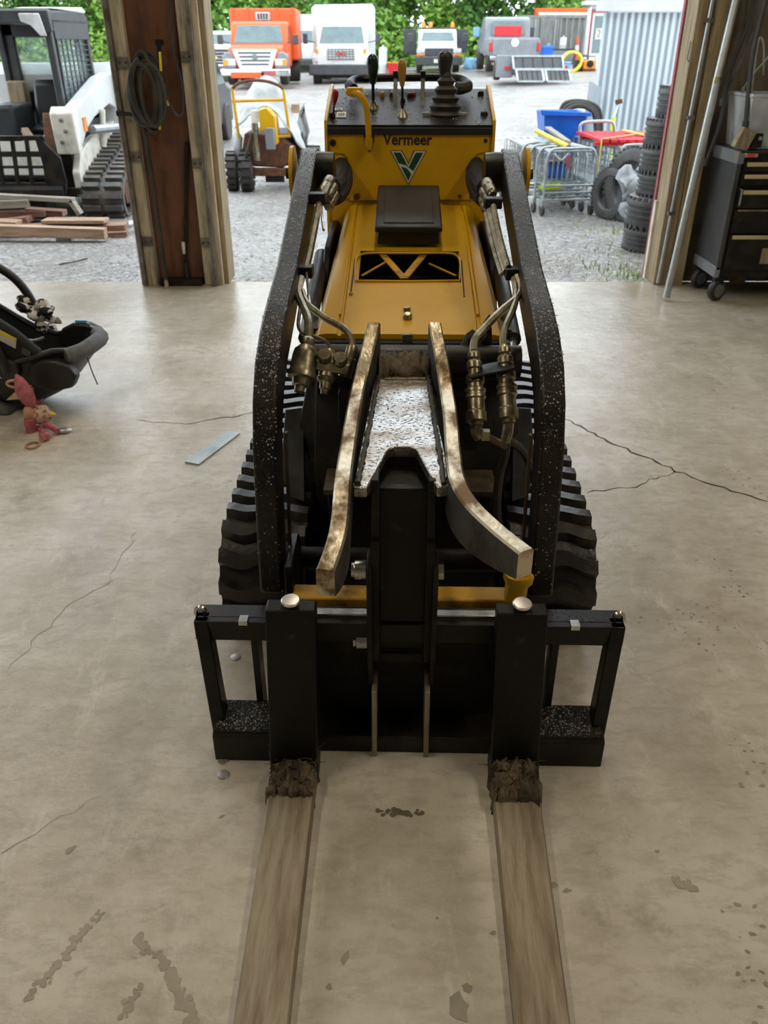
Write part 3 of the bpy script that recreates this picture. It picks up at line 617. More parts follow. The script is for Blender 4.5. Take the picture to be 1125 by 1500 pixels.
# yellow hooked parking lever
hl = cr([mp(511, 134, 3.31), mp(518, 136, 3.28), mp(528, 140, 3.265), mp(536, 155, 3.262), mp(539, 180, 3.262), mp(540, 200, 3.262), mp(540, 211, 3.268)], 5)
yl = P(MB().tube(hl, [.015]*6+[.0125]*10+[.0115]*(len(hl)-16), 8), 'hook_lever', 'yellow_paint')
P(MB().bx(hl[0].x-.006, hl[0].x+.05, 3.265, 3.315, hl[0].z-.012, hl[0].z+.014), 'hook_plate', 'yellow_paint', yl, .004)
P(MB().lathe([(.014, -.02), (.015, 0), (.010, .02)], mp(540, 211, 3.27), (0, 0, -1), 10), 'lever_boss', 'yellow_paint', yl)
# gauges, switches and stickers on the console top
for p, r, mt in (((560, 143), .010, 'knob_amber'), ((573, 144), .007, 'decal_dark'), ((600, 144), .011, 'decal_dark'), ((606, 143), .009, 'knob_red'), ((704, 141), .013, 'decal_dark'), ((709, 171), .014, 'decal_dark'), ((487, 173), .012, 'decal_dark'), ((590, 152), .01, 'decal_dark'), ((577, 148), .006, 'steel'), ((640, 140), .006, 'steel')):
    P(MB().lathe([(r, 0), (r, .012), (r*.7, .02), (r*.3, .022)], ct(*p), (0, -TK, 1), 12), 'switch_knob', mt)
for p, w, h in (((500, 168), .035, .05), ((496, 160), .028, .02)): a = ct(*p, .0065); P(MB().box(a, (w, h, .0015), Matrix.Rotation(math.atan(TK), 3, 'X')), 'warning_label', 'offwhite'); P(MB().box(a+V((0, 0, .001)), (w*.7, h*.5, .0015), Matrix.Rotation(math.atan(TK), 3, 'X')), 'label_print', 'decal_dark')
# ---- loader arms: bent box booms
up_ = [(3.09, 1.10), (3.085, 1.17), (3.04, 1.20), (2.98, 1.195), (2.6, 1.085), (2.25, .985), (2.02, .945), (1.90, .915), (1.80, .87), (1.73, .80), (1.685, .70), (1.655, .55), (1.625, .34)]
lo_ = [(1.70, .30), (1.735, .45), (1.765, .62), (1.80, .705), (1.86, .765), (1.95, .81), (2.1, .845), (2.4, .92), (2.7, 1.0), (2.98, 1.08), (3.04, 1.07)]
for sx, c0 in ((-1, .334), (1, .324)):
    def fx(v): return V((v.x+sx*(.012*max(0, v.y-1.75)/1.25), v.y, v.z))
    MBa = MB().prism(up_+lo_, sx*c0-.028, sx*c0+.028, 'x', fx)
    arm = P(MBa, 'loader_arm', 'wet_black', None, .007)
    drops_on(arm, 1900, .0008, .0026, .12)
    X = sx*(c0+.012)
    P(MB().lathe([(.02, -.06), (.062, -.055), (.065, -.02), (.065, .02), (.05, .024)], (X-sx*.03, 3.0, 1.13), (sx, 0, 0), 22), 'pivot_boss', 'black_paint')
    P(MB().lathe([(.03, .0), (.088, .004), (.088, .016), (.03, .02)], (X+sx*.045, 2.99, 1.125), (sx, 0, 0), 28), 'pivot_disc', 'yellow_paint')
    P(MB().lathe([(.018, 0), (.018, .016)], (X+sx*.064, 2.99, 1.125), (sx, 0, 0), 6), 'pivot_bolt', 'dirty_black')
    # lift cylinder and wear strip along the inner side of the arm
    P(MB().tube([V((sx*.31, 2.95, .86)), V((sx*.305, 2.35, .75))], .026, 12), 'lift_cylinder', 'black_paint'); P(MB().tube([V((sx*.305, 2.35, .75)), V((sx*.29, 2.24, .73))], .014, 10), 'cylinder_rod', 'steel')
    P(MB().prism([(1.72, .33), (1.75, .45), (1.775, .62), (1.79, .7), (1.775, .7), (1.755, .62), (1.73, .45), (1.70, .33)], sx*c0-sx*.034, sx*c0-sx*.040), 'wear_strip', 'brown_edge')
    # foot that carries the quick-attach plate
    P(MB().prism([(1.62, .25), (1.62, .42), (1.78, .42), (1.84, .3), (1.78, .2)], sx*(c0-.055), sx*(c0-.035)), 'arm_foot', 'black_paint', None, .004)
# quick-attach plate (yellow) between the arm feet
P(MB().bx(-.285, .272, 1.60, 1.66, .285, .345), 'attach_plate', 'yellow_dirty', None, .005)
P(MB().bx(-.27, .26, 1.66, 1.70, .1, .31), 'attach_backing', 'dirty_black')
P(MB().tube([V((-.3, 1.8, .33)), V((.29, 1.8, .33))], .03, 12), 'attach_pin', 'dirty_black')
mb = MB(); a = mp(757, 850, 1.575)
mb.lathe([(.02, -.06), (.027, -.04), (.025, -.01), (.034, 0), (.035, .018), (.027, .022), (.029, .05), (.022, .07)], a, (.12, .1, 1), 12); mb.jitter(.006, 30); P(mb, 'wrapped_hose_end', 'yellow_paint')
# ---- hydraulics
def pipe(pts, r, mt='zinc', name='hydraulic_tube', parent=None, k=5, n=8): return P(MB().tube(cr([mp(*p) for p in pts], k), r, n), name, mt, parent)
def fitting(p0, p1, prof, mt='zinc', name='hydraulic_coupler', parent=None, n=12):
    a, b = Vector(p0), Vector(p1); L = (b-a).length; return P(MB().lathe([(r, t*L) for r, t in prof], a, b-a, n), name, mt, parent)
# left side
pipe([(481, 272, 2.80), (474, 288, 2.72), (466, 305, 2.66), (459, 340, 2.52), (452, 375, 2.40), (447, 395, 2.33)], .0125); pipe([(470, 292, 2.70), (472, 320, 2.6), (474, 337, 2.5)], .004, 'steel', 'bleed_tube')
pipe([(441, 408, 2.28), (437, 430, 2.2), (444, 450, 2.13), (452, 470, 2.06), (452, 498, 1.99)], .0115)
pipe([(442, 425, 2.22), (450, 445, 2.15), (475, 465, 2.09), (502, 480, 2.05), (514, 495, 2.02), (517, 510, 2.0)], .009)
pipe([(458, 492, 2.0), (474, 498, 2.0), (482, 506, 2.0), (482, 516, 2.0)], .005); pipe([(449, 400, 2.3), (452, 430, 2.22), (454, 450, 2.15)], .004, 'steel', 'bleed_tube')
pipe([(440, 450, 2.13), (437, 475, 2.06), (442, 487, 2.03), (450, 490, 2.02)], .005)
fitting(mp(452, 495, 1.985), mp(438, 574, 1.90), [(.014, 0), (.018, .03), (.018, .12), (.016, .14), (.03, .24), (.033, .35), (.034, .62), (.036, .64), (.036, .74), (.024, .76), (.021, .88), (.014, .9), (.013, 1)])
fitting(mp(483, 512, 1.99), mp(475, 578, 1.92), [(.011, 0), (.02, .12), (.022, .2), (.022, .62), (.024, .64), (.02, .72), (.016, .74), (.015, .88), (.011, .9), (.010, 1)], name='valve_body')
for p in ((476, 520), (499, 525)): fitting(mp(p[0], p[1]+8, 1.955), mp(p[0]-1, p[1]-2, 1.93), [(.014, 0), (.018, .3), (.019, .8), (.015, 1), (.012, 1)], name='valve_port')
P(MB().beam(mp(462, 532, 1.95), mp(512, 540, 1.95), .03, .03), 'valve_bridge', 'zinc', None, .005)
fitting(mp(517, 505, 2.0), mp(505, 552, 1.97), [(.011, 0), (.015, .1), (.015, .4), (.018, .42), (.018, 1)])
for (x, y, Y) in ((465, 290, 2.70), (446, 397, 2.33)):
    P(MB().box(mp(x, y, Y), (.05, .05, .032)), 'tube_clamp', 'wet_black', None, .004); P(MB().box(mp(x-1, y-4, Y), (.035, .03, .01)), 'clamp_cap', 'steel')
for p, q in (((484, 262, 2.86), (472, 284, 2.76)), ((488, 272, 2.86), (478, 292, 2.76)), ((490, 284, 2.86), (480, 304, 2.76))): fitting(mp(*p), mp(*q), [(.014, 0), (.019, .1), (.019, .4), (.015, .45), (.018, .5), (.018, .85), (.013, .9), (.012, 1)])
P(MB().tube(cr([mp(500, 240, 3.31), mp(500, 258, 3.2), mp(494, 270, 3.05), mp(486, 274, 2.9)], 5), .03, 10), 'hose_sleeve', 'fabric_black'); P(MB().tube(cr([mp(504, 245, 3.31), mp(507, 262, 3.2), mp(500, 282, 3.05), mp(490, 290, 2.9)], 5), .026, 10), 'hose_sleeve', 'fabric_black')
# right side
pipe([(723, 302, 2.66), (733, 350, 2.48), (745, 392, 2.33)], .009); pipe([(717, 308, 2.66), (728, 355, 2.48), (741, 398, 2.33)], .009); pipe([(712, 312, 2.66), (722, 360, 2.48), (735, 402, 2.33)], .007)
pipe([(757, 405, 2.30), (761, 420, 2.26), (757, 436, 2.2), (735, 455, 2.13), (710, 480, 2.06), (696, 497, 2.02), (694, 515, 1.98)], .0105)
pipe([(753, 408, 2.30), (756, 430, 2.22), (752, 452, 2.14), (741, 478, 2.06), (737, 495, 2.02), (738, 508, 1.99)], .0095)
for a, b in (((694, 514, 1.985), (698, 624, 1.86)), ((739, 506, 1.985), (745, 620, 1.86))):
    A, B = mp(*a), mp(*b); fitting(A, B, [(.010, 0), (.016, .04), (.016, .1), (.013, .12), (.02, .16), (.02, .24), (.017, .26), (.017, .33), (.0235, .35), (.0235, .43), (.02, .45), (.02, .5), (.026, .52), (.026, .56), (.024, .57), (.024, .6), (.026, .61), (.026, .64), (.022, .66), (.022, .8), (.0255, .82), (.0255, .94), (.017, .96), (.016, 1)], n=14)
P(MB().beam(mp(686, 547, 1.945), mp(752, 533, 1.945), .07, .006), 'coupler_bracket', 'black_paint', None, .003)
pipe([(699, 618, 1.87), (697, 632, 1.86), (702, 640, 1.86)], .015); pipe([(700, 632, 1.86), (715, 640, 1.86), (735, 650, 1.86), (742, 654, 1.86)], .0095)
P(MB().box(mp(711, 637, 1.86), (.02, .02, .024)), 'elbow_nut', 'zinc'); pipe([(745, 615, 1.87), (744, 632, 1.86), (740, 646, 1.86)], .0135)
pipe([(742, 640, 1.88), (740, 665, 1.9), (731, 700, 1.92), (728, 750, 1.93), (735, 800, 1.93)], .012, 'rubber', 'hydraulic_hose'); pipe([(745, 645, 1.9), (765, 660, 1.94), (780, 690, 1.97), (786, 720, 1.98)], .011, 'rubber', 'hydraulic_hose')
for (x, y, Y) in ((722, 297, 2.70), (754, 400, 2.33)):
    P(MB().box(mp(x, y, Y), (.055, .05, .032)), 'tube_clamp', 'wet_black', None, .004); P(MB().box(mp(x+1, y-4, Y), (.035, .03, .01)), 'clamp_cap', 'steel')
for p, q in (((712, 266, 2.86), (722, 286, 2.76)), ((709, 278, 2.86), (717, 298, 2.76)), ((708, 290, 2.86), (714, 310, 2.76))): fitting(mp(*p), mp(*q), [(.014, 0), (.019, .1), (.019, .4), (.015, .45), (.018, .5), (.018, .85), (.013, .9), (.012, 1)])
P(MB().tube(cr([mp(697, 240, 3.31), mp(697, 258, 3.2), mp(703, 270, 3.05), mp(711, 276, 2.9)], 5), .03, 10), 'hose_sleeve', 'fabric_black'); P(MB().tube(cr([mp(693, 245, 3.31), mp(692, 262, 3.2), mp(699, 282, 3.05), mp(708, 292, 2.9)], 5), .026, 10), 'hose_sleeve', 'fabric_black')
# rag-like rubber flap on the hood's right front corner
mb = MB(); rows = []
for i in range(9):
    t = i/8; a = mp(648+70*t, 520-52*t, 2.19+.06*t); b = mp(655+68*t, 560-55*t, 2.16+.06*t)
    rows.append([a.lerp(b, k/5)+V((0, -.012*math.sin(k*1.9+i*1.3), .014*math.sin(i*1.7+k))) for k in range(6)])
P(mb.grid(rows), 'rubber_flap', 'fabric_black', None, 0, 60)
md = bpy.data.objects['rubber_flap'].modifiers.new('thick', 'SOLIDIFY'); md.thickness = .012
# ================================================================ FORK ATTACHMENT
AB = Vector((-.012, 1.52, 0))
att = thing('fork_attachment', 'black fork carriage with bright steel claw horns on the loader front', 'fork attachment', tuple(RZ @ AB+MO), YAW, None, AB)
def A(mb, name, mt, parent=None, bevel=0, ang=35): return mb.build(name, mt, parent or att, bevel, ang)
# carriage frame
A(MB().bx(-.495, .497, 1.492, 1.512, .298, .352), 'top_bar', 'black_paint', None, .003)
A(MB().bx(-.495, .497, 1.512, 1.56, .342, .352), 'top_flange', 'wet_black', None, .002)
A(MB().bx(-.30, .28, 1.515, 1.54, .335, .362), 'wear_bar', 'steel', None, .003)
for sx, xo, xi, xb in ((-1, -.495, -.468, -.462), (1, .497, .466, .468)):
    o_ = sx*.034
    A(MB().add([V((xo, 1.492, .352)), V((xo-o_, 1.492, .352)), V((xb-o_, 1.422, .0)), V((xb, 1.422, .0)), V((xo, 1.53, .352)), V((xo-o_, 1.53, .352)), V((xb-o_, 1.47, .0)), V((xb, 1.47, .0))],
        [(0, 1, 2, 3), (4, 5, 6, 7), (0, 3, 7, 4), (1, 2, 6, 5), (0, 1, 5, 4), (2, 3, 7, 6)]), 'side_upright', 'black_paint', None, .003)
    A(MB().tube(cr([V((xo-sx*.02, 1.52, .352)), V((xo-sx*.022, 1.52, .366)), V((xo-sx*.012, 1.52, .373)), V((xo-sx*.002, 1.52, .366)), V((xo-sx*.0, 1.52, .352))], 4), .005, 6), 'end_lug', 'steel')
    st = A(MB().prism([(1.405, .0), (1.405, .075), (1.415, .085), (1.505, .098), (1.505, .0)], xb, sx*.30), 'step', 'black_paint', None, .003)
    A(MB().prism([(1.412, .0855), (1.505, .0985), (1.505, .1025), (1.414, .0895)], xb-sx*.004, sx*.315), 'step_tread', 'wet_black', st); drops_on(bpy.data.objects[st.children[0].name], 500, .0008, .0026, .5)
    A(MB().box((xo-sx*.115, 1.502, .350), (.02, .024, .012)), 'stop_notch', 'steel')
A(MB().bx(-.335, .33, 1.53, 1.55, .02, .30), 'back_plate', 'dirty_black')
A(MB().bx(-.335, .33, 1.44, 1.53, .0, .05), 'bottom_bar', 'black_paint', None, .004)
for x in (-.36, .345): A(MB().bx(x-.008, x+.008, 1.5, 1.55, .0, .3), 'inner_upright', 'black_paint')
# mast with side cheeks
A(MB().bx(-.068, .039, 1.50, 1.62, .27, .70), 'mast', 'front_black', None, .004)
A(MB().bx(-.066, .037, 1.488, 1.5, .245, .27), 'mast_foot', 'dirty_black', None, .003)
for s, x0 in ((-1, -.073), (1, .044)):
    A(MB().prism([(1.47, .26), (1.495, .26), (1.53, .74), (1.46, .74), (1.455, .5)], x0-.008, x0+.008), 'cheek_bar', 'dirty_black', None, .002)
    pts = [(1.47, .19), (1.44, .30), (1.435, .50), (1.45, .535), (1.49, .545), (1.53, .53), (1.55, .45), (1.55, .19)]
    ck = A(MB().prism(pts, x0+s*.013-.006, x0+s*.013+.006), 'cheek_plate', 'dirty_black', None, .003)
    gu = [(1.425, .0), (1.425, .03), (1.445, .19), (1.55, .19), (1.55, .0)]
    A(MB().prism(gu, x0+s*.004-.006, x0+s*.004+.006), 'gusset', 'tine_steel', None, .002)
    for yy, zz, L in ((1.495, .50, 1), (1.505, .295, 1)):
        if s > 0 and zz < .4: continue
        x = x0+s*.02; A(MB().lathe([(.02, 0), (.022, .002), (.022, .026), (.017, .028), (.017, .034)] if s < 0 else [(.02, 0), (.02, .012)], (x, yy, zz), (s, 0, 0), 6 if s > 0 else 14), 'pivot_pin', 'steel', ck)
    A(MB().bx(x0+s*.0-.009, x0+s*.0+.009, 1.445, 1.47, .55, .60), 'stop_block', 'dirty_black')
# claw: two bent horn plates on edge, cross plate, welds
claw = A(MB().bx(-.075, .045, 1.60, 1.70, .69, .728), 'claw_mount', 'dirty_black', None, .003)
Lp = [(548, 472, 2.04), (536, 520, 1.94), (525, 562, 1.86), (516, 610, 1.70), (508, 660, 1.55), (502, 705, 1.42), (497, 765, 1.29), (487, 805, 1.215), (476, 834, 1.165)]
Rp = [(637, 472, 2.04), (646, 520, 1.94), (653, 562, 1.86), (660, 610, 1.70), (664, 660, 1.55), (670, 700, 1.43), (690, 735, 1.345), (728, 772, 1.26), (771, 806, 1.185)]
Hh = [.13, .125, .12, .11, .10, .095, .09, .075, .055]
for pts in (Lp, Rp):
    C = cr([mp(*p) for p in pts], 6); HH = [h.x for h in cr([(h, 0, 0) for h in Hh], 6)]; t = .0165; top = MB(); side = MB(); rt = []; rs = []
    for i, p in enumerate(C):
        d = C[min(i+1, len(C)-1)]-C[max(i-1, 0)]; d.z = 0; d.normalize(); n = V((-d.y, d.x, 0)); dn = V((0, 0, -1)); c_ = .004
        rt.append([p-n*t+dn*c_, p-n*(t-c_), p+n*(t-c_), p+n*t+dn*c_]); rs.append([p+n*t+dn*c_, p+n*t+dn*HH[i], p-n*t+dn*HH[i], p-n*t+dn*c_])
    hb_ = top.grid(rt)
    for r, k in ((rt[0], 0), (rt[-1], -1)): top.add([*r, rs[k][1], rs[k][2]], [(0, 1, 2, 3, 4, 5)])
    ho = A(top, 'claw_horn', 'claw_steel', claw); A(side.grid(rs), 'horn_flank', 'claw_side', claw)
PZ = .748
def g2(px, py): v = mg(px, py, PZ); return (v.x, v.y)
plate = [g2(*p) for p in ((551, 553), (630, 553), (636, 600), (652, 660), (660, 706), (641, 708), (627, 686), (612, 661), (608, 656.5), (601, 654), (577, 654), (570, 656.5), (566, 661), (551, 686), (537, 708), (517, 708), (527, 660), (541, 600))]
tiltp = lambda v: V((v.x, v.y, v.z+.055*(v.y-1.62)))
A(MB().prism(plate, PZ-.022, PZ, 'z', tiltp), 'cross_plate', 'claw_plate', claw, .0025); drops_on(bpy.data.objects['cross_plate'], 700, .0007, .0022, .6)
for a, b in (((557, 553), (524, 704)), ((625, 553), (651, 704))):
    p0, p1 = mg(*a, PZ), mg(*b, PZ); n = 60; A(MB().tube([tiltp(p0.lerp(p1, i/n))+V((random.gauss(0, .0008), 0, .002)) for i in range(n+1)], [.006+random.uniform(-.0016, .0016) for i in range(n+1)], 7), 'weld_bead', 'claw_side', claw)
pt = [g2(*p) for p in ((566, 556), (622, 556), (623, 567), (564, 567))]; A(MB().prism(pt, PZ, PZ+.003, 'z', tiltp), 'serial_plate', 'tine_steel', claw)
bar_ = A(MB().bx(mg(556, 550, PZ).x, mg(630, 550, PZ).x, 2.02, 2.07, .70, .775), 'rear_bar', 'dirty_black', claw, .004)
mb = MB(); a, b = mp(556, 536, 2.03), mp(628, 536, 2.03); rows = []
for i in range(25):
    p = a.lerp(b, i/24); rows.append([p+V((0, .045*math.sin(k*.5)-.012+random.uniform(-.006, .006), .034*math.cos(k*.5-.3)+random.uniform(-.007, .007))) for k in range(13)])
A(mb.grid(rows, wrap=True), 'mud_cake', 'mud', claw, 0, 60)
# ---- the two pallet forks hung on the carriage
def fork(xc, xb, label, mudn):
    base = V((xc, 1.40, 0)); f = thing('pallet_fork', label, 'pallet fork', tuple(RZ @ base+MO), YAW, 'pallet forks on the carriage', base)
    w = .056
    B_ = lambda mb, n, mt, bev=0, par=None: mb.build(n, mt, par or f, bev)
    B_(MB().prism([(1.355, .0), (1.345, .03), (1.45, .418), (1.488, .422), (1.49, .405), (1.41, .02), (1.39, .0)], xc-w, xc+w), 'shank', 'front_black', .004)
    bl = MB(); rows = []
    for i in range(9):
        t = i/8; y = 1.37-1.02*t; hw_ = (.0535-.008*t); x = xc+(xb-xc)*t; th = .036-.022*t
        rows.append([V((x-hw_, y, .001)), V((x-hw_, y, th-.004)), V((x-hw_+.004, y, th)), V((x+hw_-.004, y, th)), V((x+hw_, y, th-.004)), V((x+hw_, y, .001))])
    bl.grid(rows, wrap=True); bl.add(rows[-1], [list(range(6))]); B_(bl, 'blade', 'tine_steel')
    pz = .421; px_ = xc-.0+(.0)
    pin = B_(MB().lathe([(.007, -.02), (.007, .008), (.019, .009), (.0215, .011), (.0215, .014), (.019, .0165), (.008, .0175)], (px_, 1.468, pz), (0, -.1, 1), 18), 'lock_pin', 'tin_cap')
    from mathutils import noise as ns
    rows = []; n1, n2 = 34, 26; sd = V((xc*7, 1.3, 0))       # caked mud in the heel
    for i in range(n1):
        u = -1+2*i/(n1-1); row = []
        for j_ in range(n2):
            v = -1+2*j_/(n2-1); e = ns.noise(V((u*2.2, v*2.2, 0))+sd)*.35; rr_ = max(abs(u)**3, abs(v)**2.2)+e*.6
            h = max(0, 1-rr_)**.5*(.010+.0006*mudn)+(ns.noise(V((u*6, v*5, 2))+sd)*.014+ns.noise(V((u*15, v*12, 5))+sd)*.008+ns.noise(V((u*34, v*28, 9))+sd)*.004)
            x_ = xc+u*w*(.875+.0022*mudn)+ns.noise(V((u*5, v*5, 7))+sd)*.012; y_ = 1.312+v*(.042+.0002*mudn)+ns.noise(V((u*5, v*5, 11))+sd)*.018
            edge = max(abs(u), abs(v)) > .97; row.append(V((x_, y_+.012*(h/.03), .0 if edge else .03+max(-.012, h))))
        rows.append(row)
    mb = MB().grid(rows); o = mb.build('mud_clump', 'mud', f, 0, 75); o['kind'] = 'stuff'
    mb = MB()
    for k in range(22):
        c = V((xc+random.uniform(-w, w), 1.335+random.gauss(0, .02), .06)); d = V((random.gauss(0, .03), random.gauss(0, .025), random.uniform(.0, .02))); mb.tube([c, c+d*.5+V((0, 0, .006)), c+d], .0007, 3)
    o = B_(mb, 'grass_strands', 'mud'); o['kind'] = 'stuff'
    return f
l0, l1 = mp(425, 890, 1.465).x, mp(766, 890, 1.465).x
fork(-.262, mg(388, 1500, .02).x-.0, 'long steel pallet fork on the car-seat side, muddy at its heel', 34)
fork(.251, mg(786, 1500, .02).x+.0, 'long steel pallet fork on the tool-chest side, thick mud clump at heel', 60)
# ================================================================ COMPACT TRACK LOADER outside, left
cb = V((-3.75, 9.6, gh(-3.7, 9.6)))
ctl = wthing('compact_track_loader', 'white track loader with black caged cab behind the plank pile', 'track loader', tuple(cb))
def C(mb, name, mt, parent=None, bevel=0, ang=35): return mb.build(name, mt, parent or ctl, bevel, ang)
g0 = cb.z
tp = [(8.98, .02), (8.93, .12), (8.95, .24), (9.05, .33), (9.25, .40), (9.9, .56), (10.35, .66), (10.55, .62), (10.62, .45), (10.5, .2), (10.3, .04), (10.1, .0), (9.1, .0)]
for X in (-2.92, -4.75):
    w = .22; o_ = [V((0, y, g0+.02+z)) for y, z in tp]; ctr = V((0, 9.8, g0+.3)); loop = cr(o_, 12, True); acc = 0; keep = [loop[0]]
    for a_, b_ in zip(loop, loop[1:]):
        acc += (b_-a_).length
        if acc >= .095: keep.append(b_); acc = 0
    loop = keep
    inn = [p+(ctr-p).normalized()*.05 for p in loop]
    rows = [[p+V((X-w, 0, 0)), p+V((X+w, 0, 0)), q+V((X+w, 0, 0)), q+V((X-w, 0, 0))] for p, q in zip(loop, inn)]; rows.append(rows[0])
    bt = C(MB().grid(rows, wrap=True), 'track', 'track_grey')
    if X > -3:
        for i in range(0, len(loop), 1):
            a, b = loop[i-1], loop[(i+1) % len(loop)]; d = (b-a).normalized(); n = V((0, d.z, -d.y)); n = n if n.dot(loop[i]-ctr) > 0 else -n
            R = Matrix((V((1, 0, 0)), n.cross(V((1, 0, 0))), n)).transposed()
            for s in (-1, 1):
                C(MB().box(loop[i]+V((X+s*.115, 0, 0))+n*.018, (.18, .05, .055), R), 'lug', 'track_grey', bt)
    for yy, zz, r in ((9.12, .2, .14), (10.38, .42, .18), (9.5, .14, .1), (9.85, .14, .1), (10.15, .14, .1)):
        C(MB().lathe([(.04, -.15), (r, -.14), (r, .14), (.04, .15)], (X, yy, g0+zz), (1, 0, 0), 16), 'track_wheel', 'rust')
    C(MB().prism([(9.15, g0+.12), (9.1, g0+.3), (10.3, g0+.5), (10.3, g0+.15)], X-.1, X+.19), 'undercarriage', 'rust')
# white chassis panel, engine body
C(MB().prism([(9.0, g0+.22), (8.98, g0+.45), (9.12, g0+.62), (9.5, g0+.72), (10.6, g0+.85), (10.6, g0+.5), (9.5, g0+.42), (9.2, g0+.2)], -3.2, -3.12), 'side_panel', 'offwhite', None, .01)
C(MB().bx(-4.55, -3.2, 9.05, 10.9, g0+.2, g0+.75), 'chassis', 'dirty_black')
C(MB().prism([(10.4, g0+.7), (10.4, g0+1.3), (10.5, g0+1.42), (11.2, g0+1.3), (11.3, g0+.4), (10.9, g0+.4)], -4.4, -2.95), 'tailgate', 'white_paint', None, .02)
C(MB().bx(-4.6, -3.45, 8.98, 9.04, g0+.42, g0+.78), 'front_panel', 'offwhite', None, .01)  # added pale backing so the gaps in the grapple frame look bright
# lift arm on the near side
ap = [at(80, 196, 9.0), at(84, 172, 9.0), at(98, 160, 9.05), at(160, 112, 10.1), at(178, 104, 10.6), at(186, 120, 10.6), at(185, 160, 10.5), at(176, 152, 10.2), at(140, 172, 9.6), at(125, 190, 9.3), at(118, 212, 9.1), at(100, 216, 9.0)]
arm_ = C(MB().prism([(p.y, p.z) for p in ap], -3.22, -3.08), 'lift_arm', 'white_paint', None, .012)
C(MB().prism([(8.93, g0+.62), (8.9, g0+1.0), (8.98, g0+1.06), (9.06, g0+1.0), (9.06, g0+.66)], -3.30, -3.07), 'arm_front_plate', 'offwhite', arm_, .015)
for z in (.74, .84, .94): C(MB().lathe([(.022, 0), (.022, .012), (.014, .02)], (-3.19+.03*math.sin(z*40), 8.91, g0+z), (0, -1, 0), 8), 'bolt', 'old_steel', arm_)
a = at(114, 182, 9.25); C(MB().box((-3.075, a.y, a.z), (.012, .10, .13)), 'amber_marker', 'amber_lens', arm_)
C(MB().tube([at(135, 190, 9.4), at(175, 186, 10.2)], .045, 10), 'lift_cylinder', 'galvanized'); C(MB().tube([at(150, 160, 9.8), at(152, 215, 9.8)], .03, 8), 'guard_post', 'offwhite')
C(MB().prism([(8.97, g0+.3), (8.95, g0+.7), (9.05, g0+1.0), (9.15, g0+.9), (9.12, g0+.3)], -3.42, -3.31), 'rusty_upright', 'rust', None, .01)
C(MB().beam(at(60, 212, 9.1), at(80, 185, 9.2), .04, .05), 'tilt_rod', 'galvanized')
# cab
cl, crr, cf, ck_, z0, z1 = -4.25, -3.26, 9.32, 10.4, g0+.62, g0+1.90
cab = C(MB().prism([(cf-.12, z1-.06), (cf-.06, z1-.01), (ck_-.15, z1+.02), (ck_, z1-.05), (ck_, z1-.12), (cf-.1, z1-.13)], cl-.03, crr+.02), 'cab_roof', 'dark_grey', None, .03)
C(MB().prism([(cf-.04, z1-.005), (cf+.2, z1+.012), (ck_-.15, z1+.035), (ck_-.05, z1+.0), (ck_-.1, z1-.02)], crr-.35, crr+.03), 'roof_edge', 'white_paint', cab, .02)
C(MB().prism([(cl+.05, z1-.02), (crr+.02, z1-.02), (crr+.03, z1-.2), (crr-.06, z1-.22), (crr-.14, z1-.14), (cl+.05, z1-.12)], cf-.135, cf-.06, 'y'), 'visor', 'dark_grey', cab, .012)
C(MB().prism([(crr-.26, z1-.05), (crr-.06, z1-.05), (crr-.02, z1-.24), (crr-.08, z1-.24), (crr-.16, z1-.15), (crr-.25, z1-.12)], cf-.155, cf-.135, 'y'), 'work_lamp', 'lamp_glass', cab, .008)
for x in (crr-.03, cl+.03): C(MB().beam((x, cf-.02, z0), (x, cf-.06, z1-.1), .07, .07), 'front_pillar', 'dark_grey', None, .012)
for x in (crr-.03, cl+.03): C(MB().beam((x, ck_, z0), (x, ck_-.04, z1-.08), .07, .07), 'rear_pillar', 'dark_grey', None, .012)
C(MB().bx(cl, crr, ck_-.03, ck_+.03, z0, z0+.52), 'rear_panel', 'dark_grey', None, .02)
C(MB().bx(cl, crr, ck_-.03, ck_+.03, z1-.24, z1-.1), 'rear_header', 'dark_grey', None, .02)
for x0, x1 in ((cl, cl+.18), (crr-.16, crr)): C(MB().bx(x0, x1, ck_-.03, ck_+.03, z0, z1-.1), 'rear_window_frame', 'dark_grey', None, .02)
C(MB().bx(cl+.18, crr-.16, ck_, ck_+.008, z0+.5, z1-.22), 'rear_window', 'cab_glass')
for X in (crr-.01,):
    C(MB().bx(X-.02, X+.02, cf, ck_, z0, z0+.25), 'side_sill', 'dark_grey'); C(MB().bx(X-.02, X+.02, cf, ck_, z1-.26, z1-.1), 'side_header', 'dark_grey')
    C(MB().bx(X-.03, X-.025, cf+.08, ck_-.08, z0+.45, z1-.26), 'side_window', 'cab_glass')
    scr = C(MB().bx(X-.012, X+.012, cf+.05, cf+.08, z0+.2, z1-.2), 'side_screen', 'dark_grey'); n = 8
    for k in range(n): y = cf+.08+(ck_-cf-.14)*k/(n-1); C(MB().bx(X-.006, X+.006, y-.006, y+.006, z0+.2, z1-.22), 'screen_bar', 'dark_grey', scr)
    for k in range(17): z = z0+.24+(z1-z0-.5)*k/16; C(MB().bx(X-.004, X+.004, cf+.05, ck_-.05, z-.004, z+.004), 'screen_bar', 'dark_grey', scr)
